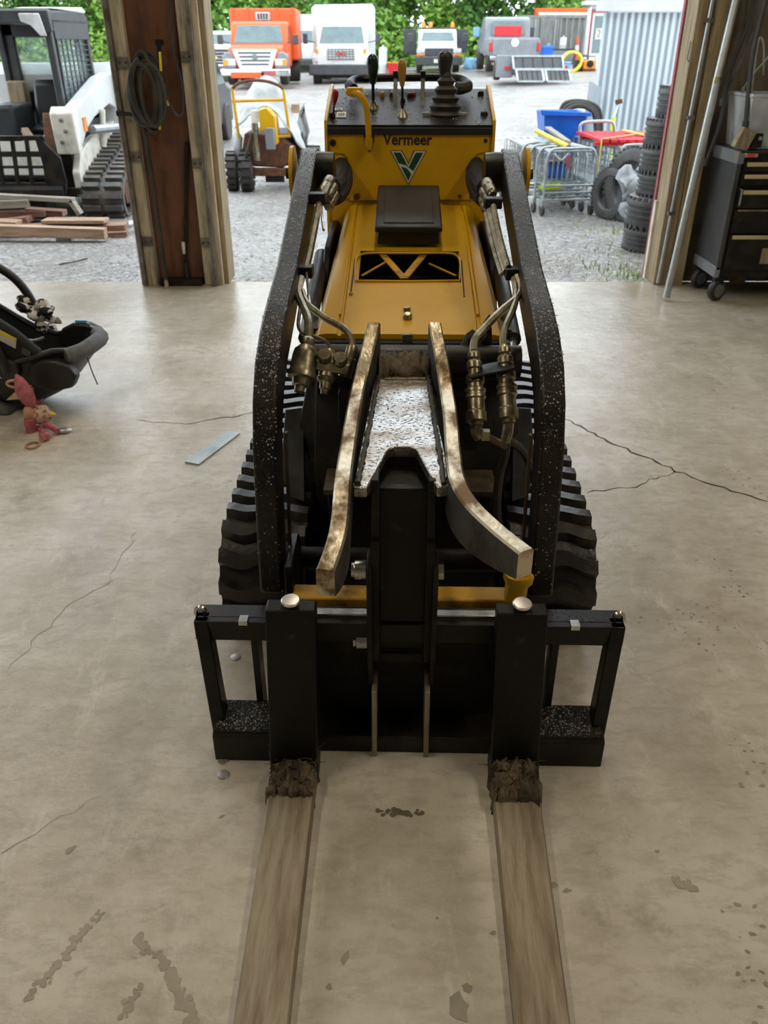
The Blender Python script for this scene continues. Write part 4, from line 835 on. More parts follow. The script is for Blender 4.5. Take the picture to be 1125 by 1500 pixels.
# seat and controls
C(MB().prism([(9.75, z0+.1), (9.7, z0+.18), (9.95, z0+.22), (10.05, z0+.62), (10.12, z0+.66), (10.2, z0+.6), (10.12, z0+.1)], -3.85, -3.42), 'operator_seat', 'black_plastic', None, .04)
C(MB().bx(-4.2, -3.9, 9.5, 10.1, z0, z0+.42), 'control_box', 'dark_grey', None, .04); C(MB().bx(-3.52, -3.36, 9.5, 10.2, z0, z0+.38), 'control_box', 'dark_grey', None, .04)
C(MB().bx(-4.2, -4.0, 10.2, 10.34, z0+.3, z0+.62), 'tan_pouch', 'wood_post', None, .02)
C(MB().beam(at(36, 190, 9.4), at(46, 205, 9.3), .07, .05), 'foot_pedal', 'plank_tan')
# black grapple frame in front
gf = C(MB().beam((-4.6, 8.62, g0+.80), (-3.50, 8.62, g0+.80), .06, .045), 'grapple_frame', 'black_paint')
def quadp(pts, Y, nm): C(MB().prism([(at(*p, Y).x, at(*p, Y).z) for p in pts], Y, Y+.04, 'y'), nm, 'black_paint', gf, .004)
quadp([(50, 200), (54, 199), (88, 232), (97, 268), (96, 290), (70, 290), (62, 240)], 8.6, 'frame_end')
for x0, x1 in ((-30, -26), (-8, -3), (14, 19), (35, 40)): quadp([(x0, 205), (x1, 205), (x1+10, 275), (x0+10, 275)], 8.6, 'frame_slat')
for y0, y1 in ((199, 206), (222, 230), (243, 247), (257, 262), (268, 276)): quadp([(-40, y0), (62+(y0-199)*.3, y0), (66+(y0-199)*.3, y1), (-40, y1)], 8.605, 'frame_rail')
C(MB().tube([at(-30, 280, 8.62), at(95, 280, 8.62)], .06, 10), 'grapple_tube', 'dirty_black'); C(MB().bx(-4.6, -3.4, 8.64, 8.9, g0+.05, g0+.35), 'grapple_base', 'dirty_black')
C(MB().bx(at(96, 280, 8.75).x, at(118, 280, 8.75).x, 8.72, 8.8, g0+.27, g0+.33), 'step_bar', 'black_paint')
# ---- boards stacked on the gravel: every board its own thing
def plank(p0, p1, Y0, Y1, w, t, mt, label):
    a, b = at(*p0, Y0), at(*p1, Y1); c = (a+b)/2; root = MB().beam(a, b, w, t)
    return tag(root.build('plank', mt, None, .003, loc=tuple(c)), label, 'plank', 'boards piled outside the doorway')
plank((-40, 335.5), (155, 342), 7.75, 7.75, .10, .09, 'plank_tan', 'nearest long pink-tan board at the front of the plank pile')
plank((-40, 323), (28, 326), 7.95, 7.95, .16, .03, 'plank_tan', 'short pale board end lying at the far left of the pile')
plank((25, 334), (186, 331), 8.02, 8.1, .2, .05, 'plank_red', 'reddish board just behind the nearest long board')
plank((65, 323), (156, 323), 8.05, 8.05, .18, .03, 'plank_tan', 'bright orange-ended board on top of the pile middle')
plank((66, 328), (175, 334), 8.12, 8.12, .16, .03, 'plank_grey', 'thin grey weathered board under the orange-ended board')
plank((-40, 314), (68, 312), 8.3, 8.35, .16, .05, 'plank_red', 'dark red board stepping up at the left of the pile')
plank((40, 308), (95, 312), 8.4, 8.4, .14, .05, 'plank_red', 'short dark red board with its end under the grapple frame')
plank((-40, 301), (42, 298), 8.22, 8.22, .06, .07, 'plank_grey', 'pale grey square timber on the upper left of the pile')
plank((-40, 292), (36, 292), 8.45, 8.45, .2, .03, 'plank_tan', 'tan board peeping out under the long grey plank')
plank((-40, 285), (108, 293), 8.28, 8.28, .1, .04, 'plank_grey', 'topmost long grey plank crossing below the black grapple')
plank((104, 293), (118, 314), 8.28, 8.28, .1, .04, 'plank_grey', 'short grey plank slanting down at the pile end')
plank((150, 344), (187, 342), 8.0, 8.05, .22, .07, 'plank_red', 'dark-ended stub of timber at the right end of the pile')
plank((-40, 330), (45, 320), 8.2, 8.2, .2, .06, 'plank_red', 'brown bottom board half hidden inside the pile')
for xx, lb in ((-3.75, 'dark square bearer block under the left of the plank pile'), (-2.95, 'dark square bearer block under the right of the plank pile')): tag(MB().bx(xx-.06, xx+.06, 7.72, 8.5, gh(xx, 8)-.03, -.014).build('bearer_block', 'plank_grey', None, .004, loc=(xx, 8.1, gh(xx, 8))), lb, 'timber', 'bearers under the plank pile')
tag(MB().tube([at(180, 332, 8.15), at(198, 326, 8.3)], .03, 10).add([], []).build('pipe_stub', 'galvanized', None, loc=tuple(at(189, 329, 8.2))), 'short shiny metal pipe end sticking out of the plank pile', 'pipe')
tag(MB().tube(cr([gz(86, 387, -.05), gz(105, 384, -.045), gz(128, 379, -.04)], 4), .006, 5).jitter(.004, 20).build('twig', 'bark'), 'thin brown twig lying on gravel before the plank pile', 'twig')
# ================================================================ INFANT CAR SEAT
SY = 3.72; sb_ = V((-1.735, SY, 0))
seat = thing('infant_car_seat', 'black infant car seat with raised handle on the concrete floor', 'car seat', tuple(sb_), math.radians(-7))
def S(mb, name, mt, parent=None, bevel=0, ang=45): return mb.build(name, mt, parent or seat, bevel, ang)
us = [-.36, -.33, -.28, -.2, -.1, 0, .1, .2, .28, .34, .375]
zb = [.30, .17, .09, .035, .012, .01, .025, .075, .15, .22, .27]
zr = [.50, .49, .47, .42, .355, .30, .275, .30, .325, .32, .29]
hwid = [.12, .17, .2, .215, .22, .22, .215, .205, .185, .15, .09]
def shell(inset, zin, nm, mt):
    rows = []
    for u, b, r, h in zip(us, zb, zr, hwid):
        h -= inset; b += zin; r -= inset*.3; row = []
        for k in range(13):
            a = math.pi*k/12; x = -math.cos(a)*h; s = math.sin(a); z = r-(r-b)*min(1, s**.55); row.append(V((u*(1-inset*.8), x, z)))
        rows.append(row)
    mb = MB().grid(rows); mb.add(rows[0], [list(range(13))]); mb.add(rows[-1], [list(range(13))]); o = S(mb, nm, mt)
    return o
sh = shell(0, 0, 'shell', 'black_plastic'); shell(.02, .06, 'padding', 'fabric_black')
S(MB().tube([V((u, -h, r)) for u, r, h in zip(us, zr, hwid)], .014, 8), 'rim_edge', 'black_plastic'); S(MB().tube([V((u, h, r)) for u, r, h in zip(us, zr, hwid)], .014, 8), 'rim_edge', 'black_plastic')
for s in (-1, 1):                                         # foot-end side wings with grey edge binding
    pts = [(.12, .26), (.15, .315), (.21, .345), (.28, .345), (.335, .32), (.36, .27), (.33, .22), (.25, .2), (.16, .21)]
    S(MB().prism([(x+(.03 if s < 0 else 0), z-(.05 if s < 0 else 0)) for x, z in pts], s*.225, s*.165, 'y'), 'wing', 'black_plastic', None, .012)
S(MB().tube(cr([V((.33, -.17, .30)), V((.38, -.10, .305)), V((.395, 0, .31)), V((.38, .10, .305)), V((.33, .17, .30))], 4), .036, 10), 'foot_binding', 'fabric_grey')
S(MB().prism([(-.33, .40), (-.26, .56), (.0, .50), (.12, .42), (.23, .32), (.20, .24), (-.2, .28)], -.205, -.15, 'y'), 'side_bolster', 'fabric_black', None, .02)
lab = S(MB().prism([(.005, .405), (.022, .45), (.14, .385), (.125, .34)], -.209, -.206, 'y'), 'warning_label', 'paper'); S(MB().prism([(.016, .434), (.022, .451), (.14, .386), (.135, .37)], -.2105, -.2085, 'y'), 'label_band', 'yellow_plastic', lab)
S(MB().prism([(.15, .322), (.16, .35), (.195, .328), (.185, .30)], -.2115, -.209, 'y'), 'buckle_tag', 'dark_grey')
hd = S(MB().tube(cr([V((.08, -.235, .24)), V((.055, -.235, .34)), V((-.02, -.235, .46)), V((-.13, -.22, .57)), V((-.24, -.15, .615)), V((-.245, 0, .625)), V((-.235, .15, .615)), V((-.16, .215, .60)), V((-.07, .235, .53)), V((-.01, .237, .42)), V((.01, .235, .27))], 5), .021, 10), 'handle', 'black_plastic')
for s in (-1, 1): S(MB().lathe([(.05, -.012), (.055, 0), (.05, .014), (.02, .018)], (.08 if s < 0 else .01, s*.225, .245), (0, s, 0), 18), 'handle_hub', 'black_plastic', hd)
S(MB().prism([(-.36, .0), (-.34, .12), (-.22, .16), (-.1, .1), (.0, .03), (.0, .0)], -.19, .19, 'y'), 'rocker_base', 'fabric_grey', None, .02)
S(MB().tube(cr([V((-.02, .12, .27)), V((.04, .1, .275)), V((.08, .12, .285))], 4), .008, 6), 'harness_clip', 'galvanized'); S(MB().tube(cr([V((.0, -.225, .215)), V((.05, -.23, .21)), V((.10, -.225, .225))], 4), .007, 6), 'side_strap', 'galvanized')
S(MB().tube(cr([V((.37, -.05, .27)), V((.385, -.06, .2)), V((.405, -.065, .13))], 4), .003, 5), 'adjuster_strap', 'dark_grey')
S(MB().box((.25, .185, .352), (.055, .012, .012)), 'blue_tag', 'pale_blue')
mb = MB()
for k in range(12):
    u = k/11; c = V((.015-.02*u, -.232, .15-.03*u))
S(MB().prism([(.02, .09), (.08, .14), (.16, .17), (.17, .15), (.10, .1)], -.208, -.203, 'y'), 'pattern_patch', 'fabric_floral'); S(MB().beam(V((.12, -.19, .07)), V((.18, -.18, .085)), .03, .012), 'red_tag', 'red_trim')
# cow-print scarf wrapped on the far handle arm
cow = wthing('cow_print_wrap', 'black and white cow-print cloth wrapped round the car seat handle', 'cloth', tuple(at(58, 460, 3.93)))
mb = MB()
for px, py, r in ((38, 440, .035), (34, 450, .03), (48, 455, .034), (60, 446, .036), (70, 456, .034), (58, 466, .038), (78, 468, .03), (62, 478, .036), (73, 482, .033), (50, 462, .026), (82, 470, .018), (30, 436, .018)):
    mb.ball(at(px, py, 3.93+random.uniform(-.03, .03)), (r, r*1.1, r*.8), 10)
mb.jitter(.022, 22); mb.build('folds', 'fabric_cow', cow, 0, 60)
# plush bird toy hanging from the near handle arm
ty = wthing('plush_toy', 'pink plush bird toy dangling beside the car seat', 'toy', tuple(gz(48, 640, 0)))
Tm = lambda mb, n, m_: mb.build(n, m_, ty, 0, 60)
TY = 3.38
Tm(MB().tube([at(20, 556, TY)+V((.035*math.cos(a), 0, .016*math.sin(a)-.02)) for a in [i*math.pi/8 for i in range(16)]], .006, 6, closed=True), 'wooden_ring', 'peach')
Tm(MB().lathe([(.004, .10), (.018, .075), (.034, .03), (.036, 0), (.028, -.035), (.012, -.065)], at(38, 578, TY), (-.25, 0, 1), 14).jitter(.006, 30), 'wing', 'fabric_pink')
Tm(MB().ball(at(58, 607, TY+.02), (.055, .045, .045), 14).jitter(.006, 25), 'body', 'fabric_floral'); Tm(MB().ball(at(43, 605, TY-.01), (.026, .03, .036), 12), 'belly', 'peach')
Tm(MB().lathe([(.02, .05), (.026, .02), (.022, -.03), (.016, -.07), (.008, -.09)], at(45, 627, TY-.02), (.12, -.1, 1), 12).jitter(.007, 40), 'tail', 'fabric_pink')
for a, b in (((55, 628), (70, 640)), ((66, 622), (84, 632)), ((58, 634), (64, 642))): Tm(MB().tube(cr([at(*a, TY), at((a[0]+b[0])/2, (a[1]+b[1])/2-2, TY-.03), gz(*b, .02)], 4), .013, 8).jitter(.004, 40), 'leg', 'fabric_pink')
Tm(MB().ball(gz(92, 630, .014), (.04, .022, .012), 12), 'crinkle_foot', 'galvanized')
c = gz(48, 652, .007); mb = MB()
for i in range(18): a = 2*math.pi*i/18; mb.ball(c+V((.027*math.cos(a), .032*math.sin(a), 0)), .0058, 6)
Tm(mb, 'bead_ring', 'peach'); Tm(MB().lathe([(.012, 0), (.009, .012), (.002, .024)], at(74, 606, TY), (1, 0, -.2), 10), 'beak', 'yellow_plastic')
# ---- small things on the slab
a, b = gz(281, 679, .004), gz(342, 633, .004); tag(MB().beam(a, b, .068, .008).build('steel_flat_bar', 'galvanized', None, .001, loc=tuple((a+b)/2)), 'flat grey steel bar lying on the floor left of the loader', 'steel bar')
for px, py, lb in ((327, 1113.5, 'shiny round metal cap just under the fork carriage step'), (327.5, 1135, 'nearer shiny round metal cap on floor by the fork heel'), (345, 963, 'shiny round metal cap beside the left rubber track')):
    c = gz(px, py, 0); tag(MB().lathe([(.0140, 0), (.0150, .0015), (.0135, .003), (.006, .0035)], c, (0, 0, 1), 16).build('steel_disc', 'tin_cap', None, loc=tuple(c)), lb, 'cap', 'metal caps on the floor')
# ================================================================ RIGHT INSIDE THE DOOR: leaning pipe, tool chest, clutter
a, b = gz(976, 436, 0.02), at(1078, 0, 5.86); b2 = a+(b-a)*1.45
pp = wthing('leaning_pipe', 'long galvanized pipe leaning against the door jamb', 'pipe', (a.x, a.y, 0))
MB().tube([a, b2], .024, 12).build('tube', 'galvanized', pp); MB().tube([a+(b-a)*.74, a+(b-a)*.76], .0255, 12).build('coupling', 'zinc', pp)
tcx, tcy = 2.27, 5.48
tc_ = wthing('tool_chest', 'black rolling tool chest with brass-edged drawers behind the leaning pipe', 'tool chest', (2.7, 5.75, 0))
def T(mb, n, m_, par=None, bev=0): return mb.build(n, m_, par or tc_, bev)
X0, X1, Y0, Y1, Z0, Z1 = 2.225, 3.25, 5.52, 5.95, .16, .93
body = T(MB().bx(X0, X1, Y0+.012, Y1, Z0, Z1), 'body', 'black_paint', None, .004)
T(MB().bx(X0-.006, X0, Y0+.01, Y1-.01, Z0+.06, Z1-.06), 'side_panel', 'dark_grey', body, .003)
T(MB().bx(X0-.012, X0+.03, Y0-.004, Y1, Z1-.065, Z1+.008), 'top_rim', 'grey_paint', body, .004); T(MB().bx(X0-.012, X0+.02, Y0-.0, Y1, Z0, Z0+.07), 'bottom_rim', 'grey_paint', body, .004)
T(MB().bx(X0-.008, X0+.02, Y0, Y0+.03, Z0+.05, Z1-.05), 'corner_post', 'dark_grey', body, .003)
T(MB().bx(X0, X1, Y0-.004, Y1, Z1-.004, Z1+.014), 'lid', 'black_plastic', body, .004)
def zpx(py): return at(1080, py, Y0).z
rows_ = [(236, 251, 247), (254, 272, 266), (276, 304, 283), (306, 342, None), (343, 396, 349)]
for i, (t0, t1, tr) in enumerate(rows_):
    za, zb_ = zpx(t1), zpx(t0); d = .03 if i == 2 else 0
    dr = T(MB().bx(X0+.035, X1-.03, Y0-.012-d, Y0+.012, za+.004, zb_-.004), 'drawer', 'black_paint', None, .003)
    if tr: zt = zb_-.018; T(MB().bx(X0+.05, X1-.03, Y0-.022-d, Y0-.010-d, zt-.012, zt+.012), 'drawer_pull', 'brass_trim', dr, .003)
    if i == 2: T(MB().bx(X0+.036, X0+.044, Y0-.045, Y0, za+.02, zb_+.0), 'slide', 'galvanized', dr)
    if i == 3: T(MB().bx(X0+.05, X1-.03, Y0-.02, Y0-.010, zb_-.012, zb_-.002), 'drawer_pull', 'zinc', dr)
a = at(1105, 229, Y0-.01); T(MB().box((a.x-.02, Y0-.006, a.z+.005), (.09, .006, .024)), 'badge', 'steel', None, .004); T(MB().box((a.x-.02, Y0-.010, a.z+.005), (.045, .004, .02)), 'badge_print', 'orange_paint')
a = at(1121, 375, Y0-.01); T(MB().box((a.x+.03, Y0-.0135, a.z), (.12, .002, .1)), 'sticker', 'wood_post')
for x, y in ((2.26, 5.56), (2.26, 5.9), (3.2, 5.56), (3.2, 5.9)):
    c = T(MB().bx(x-.03, x+.03, y-.03, y+.03, .11, .16), 'caster', 'dirty_black')
    T(MB().lathe([(.03, -.022), (.066, -.02), (.07, -.012), (.07, .012), (.066, .02), (.03, .022)], (x, y-.01, .07), (.45, -.9, 0), 20), 'tread', 'rubber', c); T(MB().lathe([(.044, -.024), (.044, .024)], (x, y-.01, .07), (.45, -.9, 0), 14), 'wheel_hub', 'fabric_grey', c)
# clear storage bin on the chest
tz = Z1+.014; bn = wthing('storage_bin', 'clear plastic storage bin with red latch on the tool chest', 'bin', (2.62, 5.75, tz))
bw = [(X0+.05, Y0+.06), (2.95, Y0+.06), (2.95, Y1-.03), (X0+.05, Y1-.03)]; top = [(X0+.02, Y0+.03), (3.0, Y0+.03), (3.0, Y1), (X0+.02, Y1)]
zt = at(1085, 140, 5.6).z
MB().add([V((x, y, tz+.004)) for x, y in bw]+[V((x, y, zt)) for x, y in top], [(3, 2, 1, 0), (0, 1, 5, 4), (1, 2, 6, 5), (2, 3, 7, 6), (3, 0, 4, 7)]).build('tub', 'clear_plastic', bn)
MB().tube([V((x, y, zt)) for x, y in top], .010, 6, closed=True).build('rim', 'clear_plastic', bn); MB().bx(2.52, 2.72, Y0+.012, Y0+.03, zt-.05, zt-.015).build('latch', 'red_plastic', bn, .004)
MB().bx(X0+.07, X0+.22, Y0+.08, Y0+.25, tz+.01, tz+.19).build('blue_contents', 'pale_blue', bn, .01); MB().bx(X0+.27, 2.9, Y0+.1, Y1-.1, tz+.01, tz+.25).build('white_contents', 'offwhite', bn, .03)
mb_ = wthing('metal_gearbox', 'small tan metal box with bracket on the chest edge', 'metal box', (2.40, 5.5, tz))
a = at(1093, 198, 5.53); MB().box((a.x, 5.56, tz+.062), (.09, .07, .12), Matrix.Rotation(.35, 3, 'Y')).build('case', 'tine_steel', mb_, .004); MB().box((a.x+.08, 5.56, tz+.055), (.06, .06, .08)).build('bracket', 'black_paint', mb_, .004); MB().lathe([(.012, 0), (.012, .03)], (a.x+.08, 5.53, tz+.07), (0, -1, 0), 10).build('bolt', 'steel', mb_)
# hanging cables, hoses and a strap on the stud wall
def cord(pts, r, mt, label, name='hanging_cable', cat='cable'):
    P_ = [at(*p) for p in pts]; q = wthing(name, label, cat, tuple(P_[-1])); MB().tube(cr(P_, 5), r, 7).build('cord', mt, q); e = P_[-1]; MB().tube([e+V((0, 0, .02)), e-V((0, 0, .02))], r*1.5, 7).build('end_plug', mt, q)
cord([(1107, -20, 5.9), (1098, 30, 5.9), (1080, 75, 5.9), (1068, 110, 5.88), (1061, 150, 5.86), (1052, 190, 5.84), (1034, 238, 5.86)], .012, 'dark_grey', 'dark cable sagging down beside the leaning pipe')
cord([(1112, -20, 5.95), (1104, 40, 5.95), (1090, 80, 5.93), (1070, 120, 5.9), (1058, 150, 5.88)], .01, 'fabric_grey', 'grey cord crossing behind the dark sagging cable')
cord([(1125, -10, 5.7), (1113, 35, 5.68), (1105, 70, 5.66), (1099, 110, 5.64), (1095, 150, 5.6), (1092, 182, 5.57)], .014, 'dark_grey', 'thick dark hose dropping to the metal box on the chest', 'hanging_hose', 'hose')
cord([(1118, 110, 5.9), (1119, 70, 5.88), (1115, 55, 5.88), (1110, 65, 5.88), (1104, 110, 5.9), (1100, 140, 5.9)], .007, 'galvanized', 'thin pale wire loop hanging at the right edge', 'wire_loop', 'wire')
cord([(1135, 72, 5.8), (1118, 92, 5.82), (1100, 112, 5.85), (1088, 132, 5.88)], .006, 'galvanized', 'straight pale wire slanting above the storage bin', 'slanting_wire', 'wire')
def ghit(px, py, cap=43.2):                                   # where the view ray meets the rising yard
    Y = 12.0
    while Y < cap:
        a = at(px, py, Y)
        if a.z <= gh(a.x, Y): break
        Y += .1
    a = at(px, py, Y); return V((a.x, Y, gh(a.x, Y)))
# ================================================================ YARD: vehicles, shed, carts, tires, trees
def wheel(r, w, parent, c, off=None):
    c = Vector(c); t = MB().lathe([(r*.62, -w/2), (r*.93, -w/2), (r, -w*.36), (r, w*.36), (r*.93, w/2), (r*.62, w/2)], c, (1, 0, 0), 22).build('wheel', 'rubber', parent)
    MB().lathe([(.05, -w*.3), (r*.62, -w*.45), (r*.62, w*.45), (.05, w*.3)], c, (1, 0, 0), 16).build('rim', 'galvanized', t); return t
def truck(name, label, cat, pxc, Y, W, H, paint, cabpaint, box=None, grille='chrome', px_z=None, hoodh=.5, scale_note=None, mirrors=True, plow=False, wr=.42):
    x = at(pxc, 80, Y).x; z = gh(x, Y) if px_z is None else at(pxc, px_z, Y).z
    t = thing(name, label, cat, (x, Y, z), 0); hw_ = W/2
    B_ = lambda mb, n, m_, bev=0, par=None: mb.build(n, m_, par or t, bev)
    zf = H*.19; hh = H*hoodh; cw = hw_*.80
    B_(MB().prism([(-.95, zf+.12), (-1.0, zf+.3), (-.98, hh-.1), (-.85, hh), (.15, hh+.12), (.15, zf)], -cw*.92, cw*.92), 'hood', cabpaint, .06)
    for s in (-1, 1): B_(MB().prism([(-.92, zf+.1), (-.95, hh-.32), (-.7, hh-.22), (.2, hh-.15), (.2, zf)], s*cw*.85, s*cw*1.08), 'fender', cabpaint, .05)
    B_(MB().prism([(.1, hh-.1), (.12, hh+.1), (.55, H*.80), (.75, H*.84), (1.6, H*.84), (1.7, hh-.1), (1.7, zf+.1), (.1, zf+.1)], -cw, cw), 'cab', cabpaint, .07)
    ws = [(.135, hh+.13), (.52, H*.785)]; iw = cw*.86
    B_(MB().add([V((-iw, ws[0][0]-.03, ws[0][1])), V((iw, ws[0][0]-.03, ws[0][1])), V((iw*.88, ws[1][0]-.03, ws[1][1])), V((-iw*.88, ws[1][0]-.03, ws[1][1])), V((-iw, ws[0][0]+.05, ws[0][1])), V((iw, ws[0][0]+.05, ws[0][1])), V((iw*.88, ws[1][0]+.05, ws[1][1])), V((-iw*.88, ws[1][0]+.05, ws[1][1]))], [(0, 1, 2, 3), (4, 5, 6, 7), (0, 1, 5, 4), (1, 2, 6, 5), (2, 3, 7, 6), (3, 0, 4, 7)]), 'windshield', 'auto_glass')
    for s in (-1, 1): B_(MB().bx(s*cw*1.003, s*cw*.97, .7, 1.5, hh+.12, H*.79), 'side_window', 'auto_glass')
    return t, B_, zf, hh, cw
# ---- orange chip truck
t, B_, zf, hh, cw = truck('dump_truck', 'orange dump truck with tall orange box and grey nose', 'truck', 379, 33, 2.5, 2.34, 'orange_paint', 'orange_paint', px_z=124)
B_(MB().bx(-1.22, 1.22, 1.8, 3.6, .75, 2.40), 'dump_box', 'orange_paint', .05)
for x in (-1.1, -.55, .55, 1.1): B_(MB().bx(x-.04, x+.04, 1.76, 1.8, .8, 2.42), 'box_rib', 'orange_paint')
f = B_(MB().bx(-.27, .27, 1.73, 1.79, 2.0, 2.28), 'box_window_frame', 'galvanized', .03); B_(MB().bx(-.22, .22, 1.72, 1.735, 2.05, 2.24), 'mesh_window', 'dark_grey', 0, f)
for k in range(5): B_(MB().bx(-.2+k*.1-.012, -.2+k*.1+.012, 1.712, 1.725, 2.05, 2.24), 'window_bar', 'galvanized', 0, f)
g = B_(MB().prism([(-.78, hh-.06), (.78, hh-.06), (.55, .50), (-.55, .50)], -1.06, -.98, 'y'), 'grille_surround', 'white_paint', .04)
for k in range(4): z = hh-.17-k*.115; B_(MB().bx(-.56+.03*k, .56-.03*k, -1.075, -1.05, z-.022, z+.022), 'grille_bar', 'dark_grey', 0, g)
B_(MB().lathe([(.09, 0), (.09, .012)], (0, -1.08, hh-.30), (0, -1, 0), 16), 'badge', 'auto_glass', 0, g)
for s in (-1, 1):
    B_(MB().prism([(s*.66, .52), (s*1.12, .52), (s*1.14, .88), (s*1.0, 1.04), (s*.76, 1.0)], -1.02, -.7, 'y'), 'grey_fender', 'grey_paint', .05); l = B_(MB().bx(s*.68, s*1.05, -1.04, -1.0, .62, .82), 'headlight', 'lamp_glass', .02); B_(MB().bx(s*.93, s*1.09, -1.055, -1.03, .62, .80), 'turn_signal', 'amber_lens', .02, l)
    wheel(.42, .28, t, (s*.92, -.35, .42)); wheel(.42, .5, t, (s*.9, 3.0, .42)); B_(MB().bx(s*1.22, s*1.42, -.02, .06, hh+.08, hh+.38), 'mirror', 'dark_grey', .03); B_(MB().beam((s*cw, .1, hh+.12), (s*1.3, .05, hh+.2), .03, .03), 'mirror_arm', 'dark_grey')
B_(MB().bx(-1.2, 1.2, -1.16, -1.0, .30, .52), 'bumper', 'chrome', .04); B_(MB().bx(-.85, .3, -1.18, -1.15, .24, .42), 'bumper_banner', 'orange_paint', .01); B_(MB().bx(.2, .7, -1.18, -1.15, .30, .46), 'bumper_plate', 'red_trim', .01)
# ---- white box truck
t, B_, zf, hh, cw = truck('box_truck', 'white box truck with white hood and dark bumper', 'truck', 501, 36, 2.5, 2.6, 'white_paint', 'white_paint', px_z=127, hoodh=.52)
B_(MB().prism([(-1.25, .8), (-1.25, 2.7), (-1.1, 2.8), (1.15, 2.83), (1.25, 2.7), (1.25, .8)], 1.75, 3.9, 'y'), 'cargo_box', 'white_paint', .05)
g = B_(MB().bx(-.52, .52, -1.03, -.98, .92, 1.32), 'grille', 'galvanized', .02)
for k in range(5): z = .96+k*.08; B_(MB().bx(-.5, .5, -1.05, -1.02, z-.014, z+.014), 'grille_bar', 'chrome', 0, g)
for k in range(8): x = -.46+k*.131; B_(MB().bx(x-.012, x+.012, -1.048, -1.02, .94, 1.3), 'grille_bar', 'chrome', 0, g)
text('GMC', .16, 'red_lens', t, V((-.0, -1.06, 1.12)), (math.pi/2, 0, 0), .004, .01)
for s in (-1, 1):
    l = B_(MB().bx(s*.72, s*1.0, -.99, -.93, .86, 1.06), 'headlight', 'lamp_glass', .02); B_(MB().bx(s*.84, s*.96, -1.0, -.94, 1.14, 1.30), 'turn_signal', 'amber_lens', .02, l)
    wheel(.48, .3, t, (s*.95, -.2, .48)); wheel(.48, .55, t, (s*.9, 3.2, .48)); B_(MB().bx(s*1.3, s*1.48, -.02, .06, hh+.1, hh+.45), 'mirror', 'dark_grey', .03); B_(MB().beam((s*cw, .1, hh+.15), (s*1.36, .05, hh+.22), .03, .03), 'mirror_arm', 'dark_grey')
    B_(MB().lathe([(.03, 0), (.03, .03)], (s*.75, .55, 2.6*.845), (0, 0, 1), 8), 'clearance_lamp', 'amber_lens')
B_(MB().bx(-1.22, 1.22, -1.1, -.9, .42, .78), 'bumper', 'dark_grey', .04); B_(MB().bx(-.6, .6, -.9, 1.0, .32, .5), 'axle', 'dirty_black')
# ---- dark front pickup, far left
t, B_, zf, hh, cw = truck('pickup_truck', 'white-roofed pickup with dark grille left of the orange truck', 'truck', 316, 38, 2.2, 2.05, 'white_paint', 'white_paint', px_z=116, hoodh=.56)
g = B_(MB().bx(-.85, .85, -1.08, -.98, .58, 1.08), 'grille', 'dark_grey', .04); B_(MB().bx(-.15, .15, -1.1, -1.07, .76, .92), 'badge', 'galvanized', .03, g)
for k in range(4): z = .64+k*.11; B_(MB().bx(-.7, .7, -1.1, -1.07, z-.015, z+.015), 'grille_bar', 'galvanized', 0, g)
for s in (-1, 1): B_(MB().bx(s*.62, s*.98, -1.03, -.97, .78, 1.02), 'headlight', 'lamp_glass', .02); wheel(.4, .26, t, (s*.82, -.2, .4)); B_(MB().bx(s*1.0, s*1.22, .0, .08, hh+.12, hh+.42), 'mirror', 'dark_grey', .03)
B_(MB().bx(-1.0, 1.0, -1.16, -1.0, .3, .56), 'bumper', 'chrome', .04); B_(MB().bx(-.7, .6, -1.19, -1.15, .34, .5), 'red_plate', 'red_trim', .02); B_(MB().bx(-1.0, 1.0, 1.7, 4.3, .5, 1.15), 'bed', 'white_paint', .05)
# ---- white van nose between the two big trucks
t, B_, zf, hh, cw = truck('delivery_van', 'white van half hidden between the orange and white trucks', 'van', 441, 46, 2.1, 2.3, 'white_paint', 'white_paint', px_z=106, hoodh=.5)
B_(MB().bx(-1.05, 1.05, 1.2, 5, .5, 2.5), 'van_body', 'white_paint', .1)
for s in (-1, 1): wheel(.38, .25, t, (s*.82, -.2, .38)); B_(MB().bx(s*.6, s*.95, -1.02, -.96, .75, .95), 'headlight', 'lamp_glass', .02); B_(MB().bx(s*1.0, s*1.2, .0, .08, hh+.1, hh+.38), 'mirror', 'dark_grey', .03)
B_(MB().bx(-1.0, 1.0, -1.1, -.95, .3, .55), 'bumper', 'dark_grey', .04)
# ---- white pickup with amber beacons
t, B_, zf, hh, cw = truck('pickup_truck', 'white pickup with orange roof beacons and dark flatbed', 'truck', 641, 42, 2.15, 2.05, 'white_paint', 'white_paint', px_z=107, hoodh=.56)
g = B_(MB().bx(-.62, .62, -1.05, -.97, .68, .98), 'grille', 'dark_grey', .03)
for s in (-1, 1): l = B_(MB().bx(s*.62, s*.98, -1.04, -.97, .80, .97), 'headlight', 'lamp_glass', .02); B_(MB().bx(s*.64, s*.98, -1.045, -.98, .68, .78), 'turn_signal', 'amber_lens', .02, l); wheel(.4, .26, t, (s*.82, -.2, .4)); B_(MB().bx(s*1.1, s*1.35, .0, .08, hh+.05, hh+.42), 'mirror', 'dark_grey', .03); B_(MB().bx(s*.9, s*1.5, 1.9, 2.0, .8, 1.75), 'headboard', 'dark_grey', .02)
B_(MB().bx(-1.02, 1.02, -1.15, -.98, .32, .66), 'bumper', 'dark_grey', .04); B_(MB().bx(-.22, .22, -1.17, -1.14, .42, .56), 'number_plate', 'offwhite')
rk = B_(MB().bx(-.85, .85, .95, 1.05, 1.74, 1.80), 'beacon_bar', 'dark_grey')
